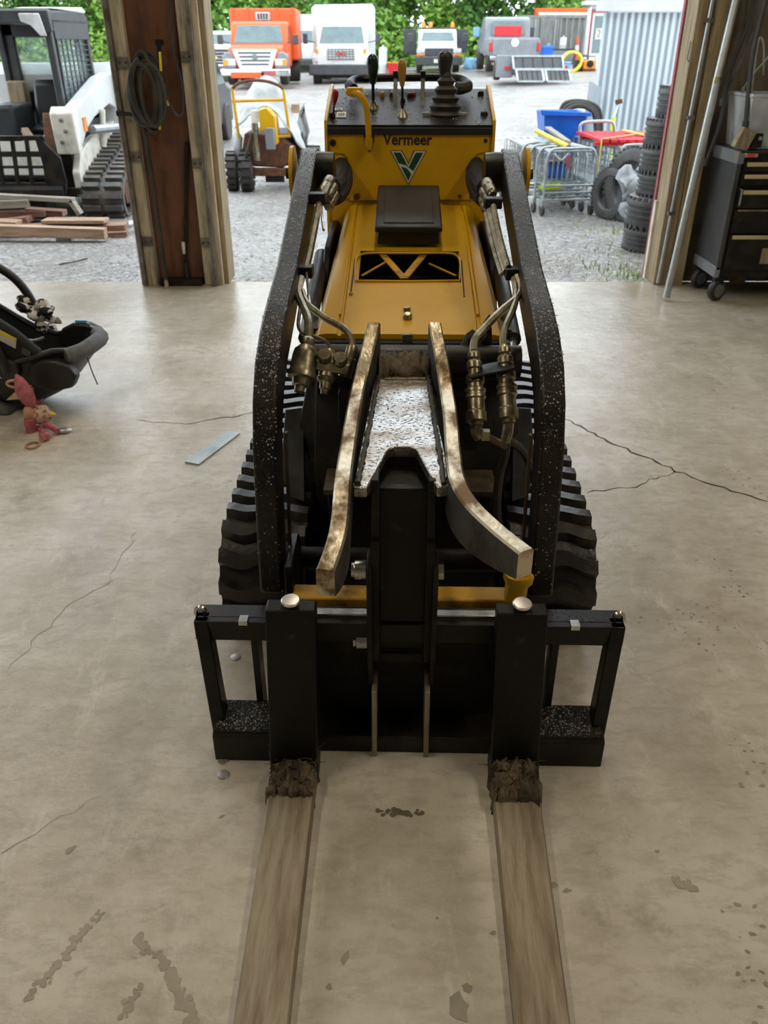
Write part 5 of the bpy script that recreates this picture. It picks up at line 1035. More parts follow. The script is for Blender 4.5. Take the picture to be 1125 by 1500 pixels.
for x in (-.62, -.3, .7): B_(MB().lathe([(.09, 0), (.09, .12), (.06, .2), (.02, .22)], (x, 1.0, 1.80), (0, 0, 1), 12), 'beacon', 'amber_lens', 0, rk)
B_(MB().bx(-1.15, 1.15, 1.9, 4.5, .7, .85), 'flatbed', 'dark_grey', .02)
# ---- grey pickup seen from behind
x = at(753, 80, 36.5).x; z = at(753, 106, 36.5).z; t = thing('pickup_truck', 'grey pickup parked tail-on with red back window panel', 'truck', (x, 36.5, z)); B_ = lambda mb, n, m_, bev=0, par=None: mb.build(n, m_, par or t, bev)
B_(MB().prism([(-.98, .55), (-1.0, 1.0), (-.96, 1.18), (.96, 1.18), (1.0, 1.0), (.98, .55)], 0, 2.2, 'y'), 'bed', 'grey_paint', .05); B_(MB().bx(-.86, .86, -.05, 0, .58, 1.14), 'tailgate', 'grey_paint', .03)
B_(MB().prism([(2.2, .6), (2.2, 1.2), (2.45, 1.85), (2.7, 1.95), (3.7, 1.93), (4.4, 1.3), (5.4, 1.15), (5.6, .6)], -.92, .92), 'cab', 'grey_paint', .07)
f = B_(MB().prism([(-.7, 1.28), (.7, 1.28), (.6, 1.80), (-.6, 1.80)], 2.2, 2.44, 'y'), 'rear_window', 'auto_glass', .02); B_(MB().bx(-.56, .56, 2.17, 2.2, 1.26, 1.62), 'red_panel', 'red_plastic', .02, f)
B_(MB().lathe([(.14, 0), (.14, .02)], (0, -.05, 1.02), (0, -1, 0), 18), 'badge', 'chrome'); B_(MB().bx(-.95, .95, -.16, 0, .42, .56), 'bumper', 'chrome', .03)
for s in (-1, 1): B_(MB().bx(s*.86, s*1.0, -.06, .0, .72, 1.02), 'tail_lamp', 'red_lens', .03); wheel(.4, .28, t, (s*.84, .9, .4)); wheel(.4, .28, t, (s*.84, 4.6, .4)); B_(MB().bx(s*1.02, s*1.3, 3.5, 3.6, 1.25, 1.6), 'mirror', 'pale_blue' if s < 0 else 'dark_grey', .03)
# ---- trailer with black mesh ramp gates
x = at(783, 100, 29.5).x; z = at(783, 120, 29.5).z; t = thing('utility_trailer', 'small grey trailer with two dark mesh ramp gates down', 'trailer', (x, 29.5, z)); B_ = lambda mb, n, m_, bev=0, par=None: mb.build(n, m_, par or t, bev)
B_(MB().bx(-.95, 1.0, .8, 3.6, .42, .50), 'deck', 'wood_post'); B_(MB().bx(-1.08, -.6, .75, 1.5, .1, .74), 'fender_box', 'grey_paint', .03); wheel(.3, .2, t, (-1.0, 1.6, .3)); wheel(.3, .2, t, (1.0, 1.6, .3))
B_(MB().bx(-.86, -.68, .70, .76, .32, .42), 'tail_lamp', 'red_lens'); B_(MB().bx(1.05, 1.2, .74, .8, .36, .44), 'tail_lamp', 'red_lens')
def gate(x0, x1, z0, z1, y0, y1, sk=0):
    g = B_(MB().add([V((x0, y0, z0)), V((x1+sk, y0, z0)), V((x1, y1, z1)), V((x0-sk, y1, z1)), V((x0, y0+.04, z0)), V((x1+sk, y0+.04, z0)), V((x1, y1+.04, z1)), V((x0-sk, y1+.04, z1))], [(0, 1, 2, 3), (4, 5, 6, 7), (0, 1, 5, 4), (1, 2, 6, 5), (2, 3, 7, 6), (3, 0, 4, 7)]), 'ramp_gate', 'dark_grey')
    for p, q in (((x0, y0, z0), (x1+sk, y0, z0)), ((x0-sk, y1, z1), (x1, y1, z1)), ((x0, y0, z0), (x0-sk, y1, z1)), ((x1+sk, y0, z0), (x1, y1, z1))): B_(MB().beam(V(p)-V((0, .02, 0)), V(q)-V((0, .02, 0)), .05, .05), 'gate_frame', 'galvanized', 0, g)
    for k in range(1, 5): a = V((x0, y0-.01, z0)).lerp(V((x1+sk, y0-.01, z0)), k/5); b = V((x0-sk, y1-.01, z1)).lerp(V((x1, y1-.01, z1)), k/5); B_(MB().beam(a, b, .02, .02), 'gate_bar', 'black_paint', 0, g)
gate(-.62, .95, .36, .72, .3, .6, .03); gate(-.52, .28, .02, .34, -.1, .28, .03); gate(.42, 1.14, .02, .34, -.1, .28, .03)
# ---- traffic cones, drums and clutter before the container
def cone(px, py, Y, h, label):
    b = ghit(px, py); t = thing('traffic_cone', label, 'cone', tuple(b), 0, 'orange traffic cones')
    MB().bx(-.19, .19, -.19, .19, 0, .05).build('base', 'orange_paint', t, .01); c = MB().lathe([(.15, .05), (.035, h), (.02, h+.01)], (0, 0, 0), (0, 0, 1), 16).build('cone_body', 'orange_paint', t); 
    r = lambda z: .15-.115*(z-.05)/(h-.05)+.003
    MB().lathe([(r(h*.5), h*.5), (r(h*.68), h*.68)], (0, 0, 0), (0, 0, 1), 16).build('reflective_band', 'white_paint', c)
cone(714, 98, 36, 1.1, 'orange traffic cone left of the grey pickup'); cone(843, 90, 34, 1.15, 'orange traffic cone near the red-framed door')
def drum(px, py, Y, r, h, mt, name, label, cat, nm_=True):
    b = ghit(px, py) if nm_ else at(px, py, Y); t = thing(name, label, cat, tuple(b)); MB().lathe([(r*.96, 0), (r, .02), (r, h*.33), (r*1.03, h*.35), (r, h*.37), (r, h*.9), (r*.8, h*.98), (r*.3, h)], (0, 0, 0), (0, 0, 1), 16).build('body', mt, t); MB().lathe([(r*.25, 0), (r*.25, .06), (r*.15, .08)], (0, 0, h), (0, 0, 1), 10).build('cap', 'galvanized', t)
drum(561, 104, 40, .19, 1.12, 'white_paint', 'gas_cylinder', 'white gas cylinder right of the white box truck', 'gas cylinder')
drum(801, 94, 33, .32, .8, 'blue_plastic', 'barrel', 'blue barrel by the grey container', 'barrel')
def crate(px, py, Y, w, h, mt, name, label, cat, top=None):
    b = ghit(px, py); t = thing(name, label, cat, tuple(b)); MB().prism([(-w/2*.9, 0), (w/2*.9, 0), (w/2, h), (-w/2, h)], -.25, .25, 'y').build('body', mt, t, .02); MB().bx(-w/2-.02, w/2+.02, -.28, .28, h, h+.05).build('lid', top or mt, t, .015)
crate(581, 96, 40, .85, .42, 'red_plastic', 'tool_crate', 'red crate with orange lid beside the gas cylinder', 'crate', 'amber_lens')
crate(822, 94, 33.2, 1.0, .6, 'grey_paint', 'equipment_case', 'grey equipment case before the container', 'case', 'dark_grey'); a_ = ghit(822, 94); drum(822, 78, a_.y, .15, .45, 'white_paint', 'jug', 'white jug standing on the grey equipment case', 'jug', False); bpy.data.objects['jug'].location = (a_.x, a_.y, a_.z+.65)
crate(824, 103, 30, .55, .25, 'pale_blue', 'bucket_box', 'pale blue box on the ground by the trailer gate', 'box')
yh = wthing('yellow_hose', 'yellow hose coil on the ground beside the shed', 'hose', tuple(at(836, 104, 37)))
mb = MB(); c = ghit(836, 106); mb.tube([c+V((.38*math.cos(k*.35), .006*k-.1, .33*math.sin(k*.35)+.36)) for k in range(54)], .05, 6); mb.build('coil', 'yellow_plastic', yh)
for px, py, r, mt, nm, lb in ((850, 104, .27, 'dark_grey', 'pump', 'dark pump engine beside the yellow hose'), (861, 104, .25, 'amber_lens', 'compactor', 'amber machine body against the white shed corner')):
    b = ghit(px, py); t = thing(nm, lb, 'machine', tuple(b)); MB().bx(-r, r, -r, r, .06, r*1.5).build('housing', mt, t, .04); MB().lathe([(r*.5, 0), (r*.5, .1), (r*.2, .12)], (0, -r, r), (0, -1, 0), 12).build('recoil_cover', 'dirty_black', t); MB().tube([V((-r, 0, r*1.4)), V((-r, 0, r*2)), V((r, 0, r*2)), V((r, 0, r*1.4))], .02, 6).build('carry_bar', 'dark_grey', t); MB().bx(-r, r, -r, r, 0, .06).build('skid', 'rust', t)
tp_ = thing('blue_tarp', 'crumpled blue tarp right of the white pickup', 'tarp', tuple(ghit(690, 101))); mb = MB(); mb.ball((0, 0, .15), (.42, .3, .3), 16); mb.jitter(.22, 4); mb.build('sheet', 'pale_blue', tp_, 0, 60); MB().tube([V((-.5, -.1, .1)), V((.9, -.2, .12))], .05, 6).build('pole', 'offwhite', tp_)
# ---- shipping container with ladders on its roof
ct0 = at(756, 96, 44); ctz = at(756, 96, 44).z-.25; sc = thing('shipping_container', 'grey corrugated shipping container at the far edge of the yard', 'container', (ct0.x, 44, ctz)); hC = at(800, 22, 44).z-ctz
B_ = lambda mb, n, m_, bev=0, par=None: mb.build(n, m_, par or sc, bev)
pts = []; xw = 6.2
for k in range(int((xw-1.9)/.28)): x = 1.9+k*.28; pts += [(x, 0), (x+.09, 0), (x+.14, .09), (x+.23, .09)]
pts += [(xw, 0), (xw, .3), (1.9, .3)]
B_(MB().prism(pts, .15, hC-.1, 'z'), 'corrugated_side', 'container_grey')
for x0 in (.05, .98):
    d = B_(MB().bx(x0, x0+.9, -.02, .1, .15, hC-.12), 'door_leaf', 'container_grey', .02)
    for k in range(4): B_(MB().bx(x0+.06+k*.22, x0+.14+k*.22, -.05, -.02, .25, hC-.2), 'door_rib', 'container_grey', 0, d)
    B_(MB().tube([V((x0+.7, -.08, .2)), V((x0+.7, -.08, hC-.2))], .025, 6), 'lock_rod', 'galvanized', 0, d)
B_(MB().bx(0, xw, -.03, 2.4, hC-.12, hC), 'roof_rail', 'container_grey'); B_(MB().bx(0, xw, -.03, 2.4, 0, .15), 'floor_rail', 'container_grey'); B_(MB().bx(.0, xw, .3, 2.4, .1, hC-.1), 'inner_body', 'container_grey')
ld = thing('extension_ladder', 'orange ladder lying on the container roof', 'ladder', (ct0.x+.9+1.9, 44.3, ctz+hC)); 
for y in (0, .45): MB().bx(-2.0, 3.2, y-.05, y+.05, .02, .28).build('rail', 'orange_paint', ld, .01)
for k in range(12): MB().tube([V((-1.8+k*.42, 0, .12)), V((-1.8+k*.42, .45, .12))], .03, 6).build('rung', 'galvanized', ld)
MB().bx(-1.9, 3.1, -.3, -.1, .0, .1).build('lower_rail', 'offwhite', ld, .01)
# ---- corrugated shed
SHY = 12.0; sx0 = at(868, 160, SHY).x; sx1 = 6.5; zt = at(900, 18, SHY).z; gz0 = gh(4, SHY)
shed = wthing('shed', 'pale corrugated metal shed with white fascia behind the tires', 'shed', ((sx0+sx1)/2, SHY+1.5, gz0))
x = sx0; pitch = .088
while x < sx1:
    n = 8; pts = [V((0, 0, 0))]; top = []; m_ = n*6; prof = [(x+pitch*n*i/m_, SHY-.008*math.cos(2*math.pi*i/6)) for i in range(m_+1)]
    rows = [[V((a, b, gz0-.02)) for a, b in prof], [V((a, b, zt)) for a, b in prof]]; MB().grid(rows).build('corrugated_sheet', 'corrugated', shed, 0, 60); x += pitch*n
MB().bx(sx0+.3, sx1, SHY+.03, SHY+.1, gz0-.02, zt).build('frame_wall', 'wall_dark', shed)
fz = at(900, 17, SHY-.1).z; MB().bx(sx0-.12, sx1, SHY-.13, SHY-.08, fz, fz+.32).build('fascia', 'white_paint', shed, .006); MB().prism([(SHY-.2, fz+.32), (SHY-.2, fz+.36), (SHY+.7, fz+.46), (SHY+.7, fz+.42)], sx0-.05, sx1).build('roof', 'corrugated', shed)
# far part of the building with a red-framed door
dx = at(873, 50, 39); hs = thing('red_trim_door_hut', 'white hut with red-framed glazed door beyond the corrugated shed', 'hut', (dx.x, 39, gh(8.9, 39))); hz_ = at(873, 18, 39).z-gh(8.9, 39); B_ = lambda mb, n, m_, bev=0, par=None: mb.build(n, m_, par or hs, bev)
B_(MB().bx(-.34, 4, .1, .5, -.3, hz_+.3), 'wall', 'white_paint'); B_(MB().bx(-.6, 4.2, -.15, .6, hz_+.25, hz_+.4), 'eave', 'white_paint', .02)
f = B_(MB().bx(-.27, .42, .04, .1, -.3, hz_+.12), 'red_frame', 'red_trim'); d = B_(MB().bx(-.2, .36, .0, .05, -.3, hz_-.03), 'door_leaf', 'white_paint', .01, f); B_(MB().bx(-.12, .28, -.012, .0, .55, hz_-.12), 'door_pane', 'auto_glass', 0, d)
B_(MB().bx(-.02, .24, -.02, -.012, 1.05, 1.45), 'notice', 'paper', 0, d); B_(MB().tube(cr([V((.06, -.024, 1.38)), V((.14, -.024, 1.34)), V((.14, -.024, 1.24)), V((.06, -.024, 1.18)), V((.16, -.024, 1.12))], 4), .012, 5), 'notice_print', 'decal_dark', 0, d)
B_(MB().prism([(-.42, hz_+.1), (-.30, hz_+.22), (-.30, -.3), (-.36, -.3)], -.06, .1, 'y'), 'white_corner_board', 'white_paint', 0)
# ---- tires
def tire_mesh(R, w, groove=3, seg=40):
    ri = R*.58; prof = [(ri, -w*.42), (ri+.02, -w*.5), (R*.88, -w*.5), (R*.95, -w*.46), (R, -w*.36)]
    for g in range(groove): c = -w*.36+w*.72*(g+1)/(groove+1); prof += [(R, c-.012), (R-.012, c-.006), (R-.012, c+.006), (R, c+.012)]
    prof += [(R, w*.36), (R*.95, w*.46), (R*.88, w*.5), (ri+.02, w*.5), (ri, w*.42), (ri-.0, 0)]
    return MB().lathe(prof, (0, 0, 0), (0, 0, 1), seg, True)
def tire(R, w, loc, label, rot=None, group=None, blocks=24, mt='tire_rubber'):
    o = thing('tire', label, 'tire', tuple(loc), 0, group)
    cs = tire_mesh(R, w).build('casing', mt, o)
    mb = MB()
    for k in range(blocks):
        a = 2*math.pi*k/blocks
        for s in (-1, 1): mb.box(V((R*.965*math.cos(a), R*.965*math.sin(a), s*w*.41)), (R*.05, 2*math.pi*R/blocks*.55, w*.16), Matrix.Rotation(a, 3, 'Z'))
    mb.build('shoulder_tread', mt, o)['kind'] = 'stuff'
    if rot: o.rotation_euler = rot
    return o
# bottom edges read off the stack: (centre px, bottom py, height m)
zc = gh(2.4, 7.4); lab = ['bottom tire of the stack by the red door edge', 'second tire from the bottom, wide and knobbly', 'third tire from the bottom of the stack', 'fourth tire from the bottom of the stack', 'fifth tire from the bottom, shifted left', 'topmost tire of the stack, worn smooth on top']
st = [(.285, .20, 2.40, 7.45), (.30, .255, 2.41, 7.45), (.27, .185, 2.445, 7.45), (.265, .20, 2.437, 7.45), (.265, .215, 2.442, 7.45), (.265, .24, 2.51, 7.45)]
z = zc+.005
for (R, w, x, y), lb in zip(st, lab): tire(R, w, (x, y, z+w/2), lb, (0, 0, random.random()), 'tires stacked by the doorway', 28 if w > .25 else 36); z += w
tire(.37, .24, (at(918, 270, 8.7).x+.12, 8.75, gh(2.5, 8.7)+.355), 'large smooth-treaded tire leaning upright behind the stack', (math.radians(86), 0, math.radians(-62)), 'tires leaning by the carts', 40)
tire(.26, .19, (at(893, 290, 8.95).x+.05, 8.95, gh(2.5, 8.9)+.25), 'smaller dark tire leaning upright next to the carts', (math.radians(84), 0, math.radians(-60)), 'tires leaning by the carts', 40)
pb = wthing('plastic_bag', 'crumpled grey plastic bag stuffed inside the large leaning tire', 'bag', tuple(at(925, 285, 8.45)))
for q, (px, py, r) in enumerate(((918, 262, .10), (928, 285, .12), (922, 305, .09))): MB().ball(at(px, py, 8.42), (r, r*.6, r*1.1), 14).jitter(.07, 9).build('bag_fold', 'bag', pb, 0, 70)
# ---- nested wire carts
def make_cart(label, group):
    t = thing('wire_cart', label, 'cart', (0, 0, 0), 0, group); w, L, zb_, zt_ = .27, .72, .30, .66
    f = MB()
    for s in (-1, 1): f.tube(cr([V((s*w, 0, .13)), V((s*w, 0, .5)), V((s*w, 0, zt_-.12)), V((s*(w-.04), 0, zt_-.02)), V((s*(w-.12), 0, zt_)), V((0, 0, zt_))], 4), .013, 7); f.tube([V((s*w, 0, .18)), V((s*(w-.06), L, .16))], .012, 6); f.tube([V((s*w, .0, zb_)), V((s*(w-.03), L, zb_+.04))], .01, 6)
    for z in (.16, .23, zb_): f.tube([V((-w, 0, z)), V((w, 0, z))], .011, 6)
    f.build('frame', 'galvanized', t)
    b = MB(); n = 9
    for k in range(n+1): x = -w+.02+2*(w-.02)*k/n; b.tube([V((x, .02, zt_-.03)), V((x, .03, zb_+.01)), V((x*.9, L, zb_+.05)), V((x*.92, L+.05, zt_-.02))], .0035, 4)
    for k in range(5): z = zb_+.03+k*.07; b.tube([V((-w+.02, .02, z)), V((-w+.05, L+.02, z+.02)), V((w-.05, L+.02, z+.02)), V((w-.02, .02, z))], .0035, 4)
    for k in range(7):
        y = .1+k*.11
        for s in (-1, 1): b.tube([V((s*(w-.02), y, zb_)), V((s*(w-.02), y, zt_-.03))], .0035, 4)
    b.tube([V((-w+.02, .02, zt_-.03)), V((-w+.04, L+.05, zt_-.02)), V((w-.04, L+.05, zt_-.02)), V((w-.02, .02, zt_-.03))], .009, 6, closed=True)
    b.build('basket', 'galvanized', t)
    mb = MB()
    for k in range(6): x = -w+.05+k*(2*w-.1)/5; mb.bx(x-.025, x+.025, .04, L, zt_-.022, zt_-.012)
    mb.build('top_slats', 'galvanized', t)
    for sx, y in ((-1, .0), (1, .0), (-1, L-.05), (1, L-.05)):
        c = MB().bx(sx*w-.018, sx*w+.018, y-.02, y+.02, .09, .16).build('caster', 'galvanized', t); MB().lathe([(.02, -.016), (.058, -.015), (.06, -.008), (.06, .008), (.058, .015), (.02, .016)], (sx*w, y+.01, .06), (1, 0, 0), 16).build('caster_wheel', 'rubber', c)
    return t
c0 = make_cart('nearest wire cart of the left nest, yellow pole on top', 'wire carts nested left')
base = gz(832, 305, gh(2, 9.5)); labs = ['second wire cart pushed into the left nest', 'third wire cart pushed into the left nest', 'rearmost wire cart of the left nest near the blue tub']
c0.location = (1.95, 9.15, gh(1.95, 9.15)); c0.rotation_euler = (0, 0, math.radians(8))
def put(ct_, x, y, rz, lb, gp):
    o = copy_tree(ct_); o.location = (x, y, gh(x, y)); o.rotation_euler = (0, 0, rz); o['label'] = lb; o['group'] = gp; return o
for i, lb in enumerate(labs): put(c0, 1.95-.06*(i+1), 9.15+.19*(i+1), math.radians(8), lb, 'wire carts nested left')
for i, lb in enumerate(('front wire cart of the nest under the red slats', 'middle wire cart of the nest under the red slats', 'back wire cart of the nest under the red slats')): put(c0, 2.78-.05*i, 9.55+.2*i, math.radians(14), lb, 'wire carts nested right')
ry = wthing('red_slat_panel', 'red plastic slatted panel strapped on top of the right carts', 'panel', (2.78, 9.9, .6))
zr_ = gh(2.8, 9.6)+.69
for k in range(9):
    x = 2.38+k*.095; MB().beam((x, 9.56, zr_), (x-.12, 10.35, zr_+.02), .075, .035).build('slat', 'red_plastic', ry, .006)
for y in (9.62, 10.28): MB().bx(2.28, 3.2, y-.03, y+.03, zr_-.045, zr_-.018).build('cross_rail', 'red_plastic', ry)
sp = wthing('ratchet_strap', 'yellow ratchet strap tied across the red slats', 'strap', (2.9, 9.8, zr_))
MB().beam((2.95, 9.53, zr_-.18), (2.95, 9.53, zr_+.024), .004, .065).build('hanging_end', 'yellow_plastic', sp); MB().beam((2.95, 9.54, zr_+.03), (2.72, 10.2, zr_+.06), .06, .006).build('top_run', 'yellow_plastic', sp); MB().beam((2.35, 9.55, zr_+.024), (2.98, 10.05, zr_+.05), .04, .006).build('cross_run', 'peach', sp)
MB().beam((2.33, 9.54, zr_-.3), (2.33, 9.54, zr_+.024), .004, .05).build('side_run', 'yellow_plastic', sp)
yp = wthing('yellow_pole', 'yellow round pole lying on the left carts', 'pole', (1.9, 9.4, .85)); a, b = at(786, 192, 9.75), at(832, 215, 9.2); MB().tube([a, b], .026, 10).build('pole_tube', 'yellow_plastic', yp); MB().tube([b, b+(b-a)*.04], .022, 10).build('pole_end', 'dark_grey', yp)
tl_ = wthing('board_scrap', 'grey board scrap lying on the left carts beside the yellow pole', 'board', tuple(at(812, 195, 9.6))); MB().beam(at(802, 187, 9.9), at(832, 208, 9.35), .07, .025).build('board', 'plank_grey', tl_, .003); MB().beam(at(826, 207, 9.35), at(836, 209, 9.35), .03, .03).build('end_block', 'plank_tan', tl_)
rt_ = wthing('red_tag', 'dark red hanging tag on the nearest wire cart', 'tag', tuple(at(833, 235, 9.12))); MB().beam(at(833, 228, 9.1), at(832, 247, 9.1), .035, .012).build('tag_body', 'red_trim', rt_); MB().tube(cr([at(812, 224, 9.1), at(822, 234, 9.1), at(833, 224, 9.1)], 4), .005, 5).build('string', 'offwhite', rt_)
lm = wthing('lime_bag', 'lime green folded vest on the lower rack of the left carts', 'vest', tuple(at(806, 272, 9.3))); MB().beam(at(791, 275, 9.3), at(820, 272, 9.35), .12, .05).build('fold', 'lime', lm, .015); MB().beam(at(793, 269, 9.35), at(824, 268, 9.4), .1, .03).build('fold', 'lime', lm, .012)
bl_ = wthing('blue_crate', 'blue plastic crate inside the left carts', 'crate', tuple(at(815, 258, 9.5))); a, b = at(802, 260, 9.55), at(828, 240, 9.55); MB().bx(a.x, b.x, 9.5, 9.75, a.z, b.z).build('body', 'blue_plastic', bl_, .01); MB().bx(a.x-.01, b.x+.01, 9.49, 9.76, b.z-.02, b.z).build('rim', 'blue_plastic', bl_)
# blue tub behind, hoop handle, axe
bt_ = wthing('blue_tub', 'bright blue plastic tub standing behind the nested carts', 'tub', tuple(gz(832, 255, gh(2.3, 10.8))))
Yt = 10.6; q = [at(795, 165, Yt), at(865, 167, Yt), at(858, 198, Yt), at(808, 194, Yt)]
zt2 = q[0].z; zb2 = zt2-.5; mbt = MB(); x0, x1 = q[0].x, q[1].x
def ring(z, e): return [V((x0+e, Yt+e, z)), V((x1-e, Yt+e, z)), V((x1-e, Yt+.6-e, z)), V((x0+e, Yt+.6-e, z))]
r0, r1, r2 = ring(zb2, .09), ring(zt2, .02), ring(zb2+.02, .11); mbt.add(r0+r1+r2+ring(zt2, .045), [(3, 2, 1, 0), (0, 1, 5, 4), (1, 2, 6, 5), (2, 3, 7, 6), (3, 0, 4, 7), (8, 9, 10, 11), (8, 9, 13, 12), (9, 10, 14, 13), (10, 11, 15, 14), (11, 8, 12, 15), (4, 5, 13, 12), (5, 6, 14, 13), (6, 7, 15, 14), (7, 4, 12, 15)]); mbt.build('tub_body', 'blue_plastic', bt_, .012)
MB().prism([(x0-.03, zt2+.03), (x1+.01, zt2+.0), (x1+.01, zt2-.04), (x0-.01, zt2-.03)], Yt-.02, Yt+.02, 'y').build('tub_rim', 'blue_plastic', bt_, .006)
MB().bx(x0+.1, x1-.1, Yt+.1, Yt+.5, gh(2.3, 10.8), zb2).build('plinth', 'plank_grey', bt_)
hp_ = wthing('cart_handle_loop', 'bare tubular handle loop rising behind the red slats', 'handle', tuple(at(872, 190, 10.3))); MB().tube(cr([at(850, 200, 10.3), at(850, 186, 10.3), at(855, 180, 10.3), at(870, 178, 10.3), at(893, 178, 10.3), at(899, 182, 10.3), at(901, 196, 10.3)], 4), .018, 8).build('tube', 'galvanized', hp_); MB().tube([at(850, 200, 10.3), at(850, 235, 10.3)], .02, 8).build('post', 'galvanized', hp_); MB().tube([at(901, 196, 10.3), at(901, 235, 10.3)], .02, 8).build('post', 'galvanized', hp_)
bh = wthing('black_hose', 'black hose bundle arching behind the blue tub', 'hose', tuple(at(855, 190, 11.3)))
for d in (0, .06, .13): MB().tube(cr([at(828-60*d, 165, 11.3+d), at(836-60*d, 158-50*d, 11.3+d), at(850, 155-50*d, 11.3+d), at(864+70*d, 160-30*d, 11.3+d), at(872+60*d, 175, 11.3+d), at(874+50*d, 230, 11.3+d)], 4), .03, 7).build('hose_run', 'rubber', bh)
ax_ = wthing('long_handled_tool', 'lime-handled tool with rusty head propped against the shed', 'tool', tuple(at(893, 230, 11.7))); MB().tube([at(893, 235, 11.6), at(899, 172, 11.75)], .03, 8).build('handle', 'lime', ax_); MB().tube([at(899, 172, 11.75), at(906, 152, 11.8)], .015, 8).build('shaft', 'galvanized', ax_); MB().beam(at(902, 150, 11.8), at(911, 148, 11.8), .06, .05).build('head', 'rust', ax_)
fs_ = wthing('metal_sheet_bundle', 'bundle of metal strips standing at the shed corner', 'metal strips', tuple(at(864, 165, 11.9)))
for k in range(5): a = at(856+k*3.3, 165+k, 11.6+.05*k); MB().beam((a.x, a.y, gh(3, 11.6)), (a.x+.05, a.y+.05, at(860, 120+k*2, 11.6).z), .035, .01).build('strip', 'corrugated', fs_)
# ---- dark car behind the post
x = at(322, 200, 13.9).x; cr_ = thing('parked_car', 'dark car mostly hidden behind the wooden door post', 'car', (x-1.12, 13.9, gh(x, 13.9))); B_ = lambda mb, n, m_, bev=0: mb.build(n, m_, cr_, bev)
B_(MB().prism([(-.3, .25), (-.42, .55), (-.3, .78), (.5, .95), (1.2, 1.35), (2.6, 1.38), (3.4, .95), (3.8, .9), (3.9, .3)], -.95, .72), 'body', 'dark_grey', .07); B_(MB().prism([(.55, .97), (1.2, 1.31), (2.5, 1.33), (3.1, .98)], .70, .735), 'side_window', 'auto_glass'); wheel(.33, .22, cr_, (.66, .5, .33)); wheel(.33, .22, cr_, (.66, 3.0, .33)); B_(MB().bx(.35, .72, -.42, -.1, .55, .72), 'headlight', 'lamp_glass', .04); B_(MB().tube([V((.73, 1.2, 1.37)), V((.73, 2.5, 1.39))], .02, 6), 'roof_rail', 'yellow_plastic')
# ---- stump grinder under a grey tarp
gp = gz(392, 276, gh(-1.6, 11)); gy = 11.0; sg = thing('stump_grinder', 'yellow stump grinder under a grey tarp, three tires showing', 'stump grinder', (at(400, 250, gy).x, gy, gh(-1.5, gy))); O_ = sg.location
sgm = lambda px, py, dy=0: at(px, py, gy+dy)-O_
B_ = lambda mb, n, m_, bev=0, par=None, ang=40: mb.build(n, m_, par or sg, bev, ang)
def gw(px, py, dy, r, w):
    c = sgm(px, py, dy); t = B_(MB().lathe([(r*.5, -w/2), (r*.9, -w/2), (r, -w*.36), (r, w*.36), (r*.9, w/2), (r*.5, w/2)], c, (1, .12, 0), 22), 'wheel', 'rubber')
    B_(MB().lathe([(.03, -w*.3), (r*.5, -w*.45), (r*.5, w*.45), (.03, w*.3)], c, (1, .12, 0), 14), 'rim', 'dark_grey', 0, t)
    mb = MB()
    for k in range(16): a = 2*math.pi*k/16; mb.box(c+V((0, r*math.cos(a), r*math.sin(a))), (w*.9, .05, .04), Matrix.Rotation(a+math.pi/2, 3, 'X'))
    B_(mb, 'tread', 'rubber', 0, t)
gw(341, 251, 0, .22, .13); gw(362, 251, -.05, .22, .15); gw(459, 245, .35, .24, .2)
for a, b in (((340, 129), (350, 203)), ((415, 131), (425, 200)), ((340, 148), (416, 146)), ((408, 200), (426, 199))): B_(MB().tube([sgm(*a), sgm(*b)], .018, 8), 'guard_bar', 'yellow_paint')
B_(MB().tube(cr([sgm(340, 130), sgm(350, 122), sgm(368, 118), sgm(390, 119), sgm(408, 125), sgm(415, 131)], 4), .018, 8), 'guard_top', 'rust')
mb = MB(); rows = []                                        # tarp draped over the engine
outl = [[(360, 150), (372, 122), (382, 112), (395, 113), (405, 122), (414, 140), (425, 165)], [(354, 160), (366, 130), (382, 118), (398, 120), (410, 130), (424, 155), (434, 180)], [(348, 175), (360, 150), (385, 150), (402, 152), (418, 165), (434, 185), (442, 205)], [(346, 192), (362, 168), (386, 158), (405, 165), (424, 190), (440, 212), (447, 219)]]
for i, row in enumerate(outl):
    dy = .62-.2*i; rows.append(cr([sgm(*p, dy+.06*math.sin(k*2+i)) for k, p in enumerate(row)], 4))
tg = []
for j_ in range(len(rows[0])): tg.append(cr([r[j_] for r in rows], 4))
B_(MB().grid(tg).jitter(.045, 6), 'tarp', 'tarp', 0, None, 70)
md = bpy.data.objects['tarp'].modifiers.new('thick', 'SOLIDIFY'); md.thickness = .01
rows = [[sgm(436+10*u/3, 150+22*v, .7-.05*v)+V((.05*math.sin(v*2+u), .06*math.cos(u*2), 0)) for u in range(5)] for v in range(4)]; o = B_(MB().grid(rows).jitter(.05, 7), 'tarp_tail', 'tarp', 0, None, 70); o.modifiers.new('thick', 'SOLIDIFY').thickness = .01
B_(MB().ball(sgm(349, 218, .05), (.06, .1, .22), 12).jitter(.05, 8), 'tarp_fold', 'tarp', 0, None, 70)
a = [sgm(*p, -.1) for p in ((381, 160), (392, 157), (404, 170), (408, 210), (402, 212), (396, 188), (383, 192))]; B_(MB().prism([(v.x, v.z) for v in a], -.22, .12, 'y'), 'boom_cover', 'yellow_paint', .01)
B_(MB().box(sgm(376, 170, -.15), (.13, .05, .13)), 'decal_plate', 'offwhite', .008); B_(MB().box(sgm(396, 203, -.25), (.11, .1, .24)), 'grey_box', 'grey_paint', .01); B_(MB().tube([sgm(373, 180, -.2), sgm(377, 235, -.2)], .04, 10), 'hydraulic_ram', 'zinc'); B_(MB().tube([sgm(370, 195, -.22), sgm(360, 230, -.22)], .02, 8), 'hydraulic_line', 'rubber')
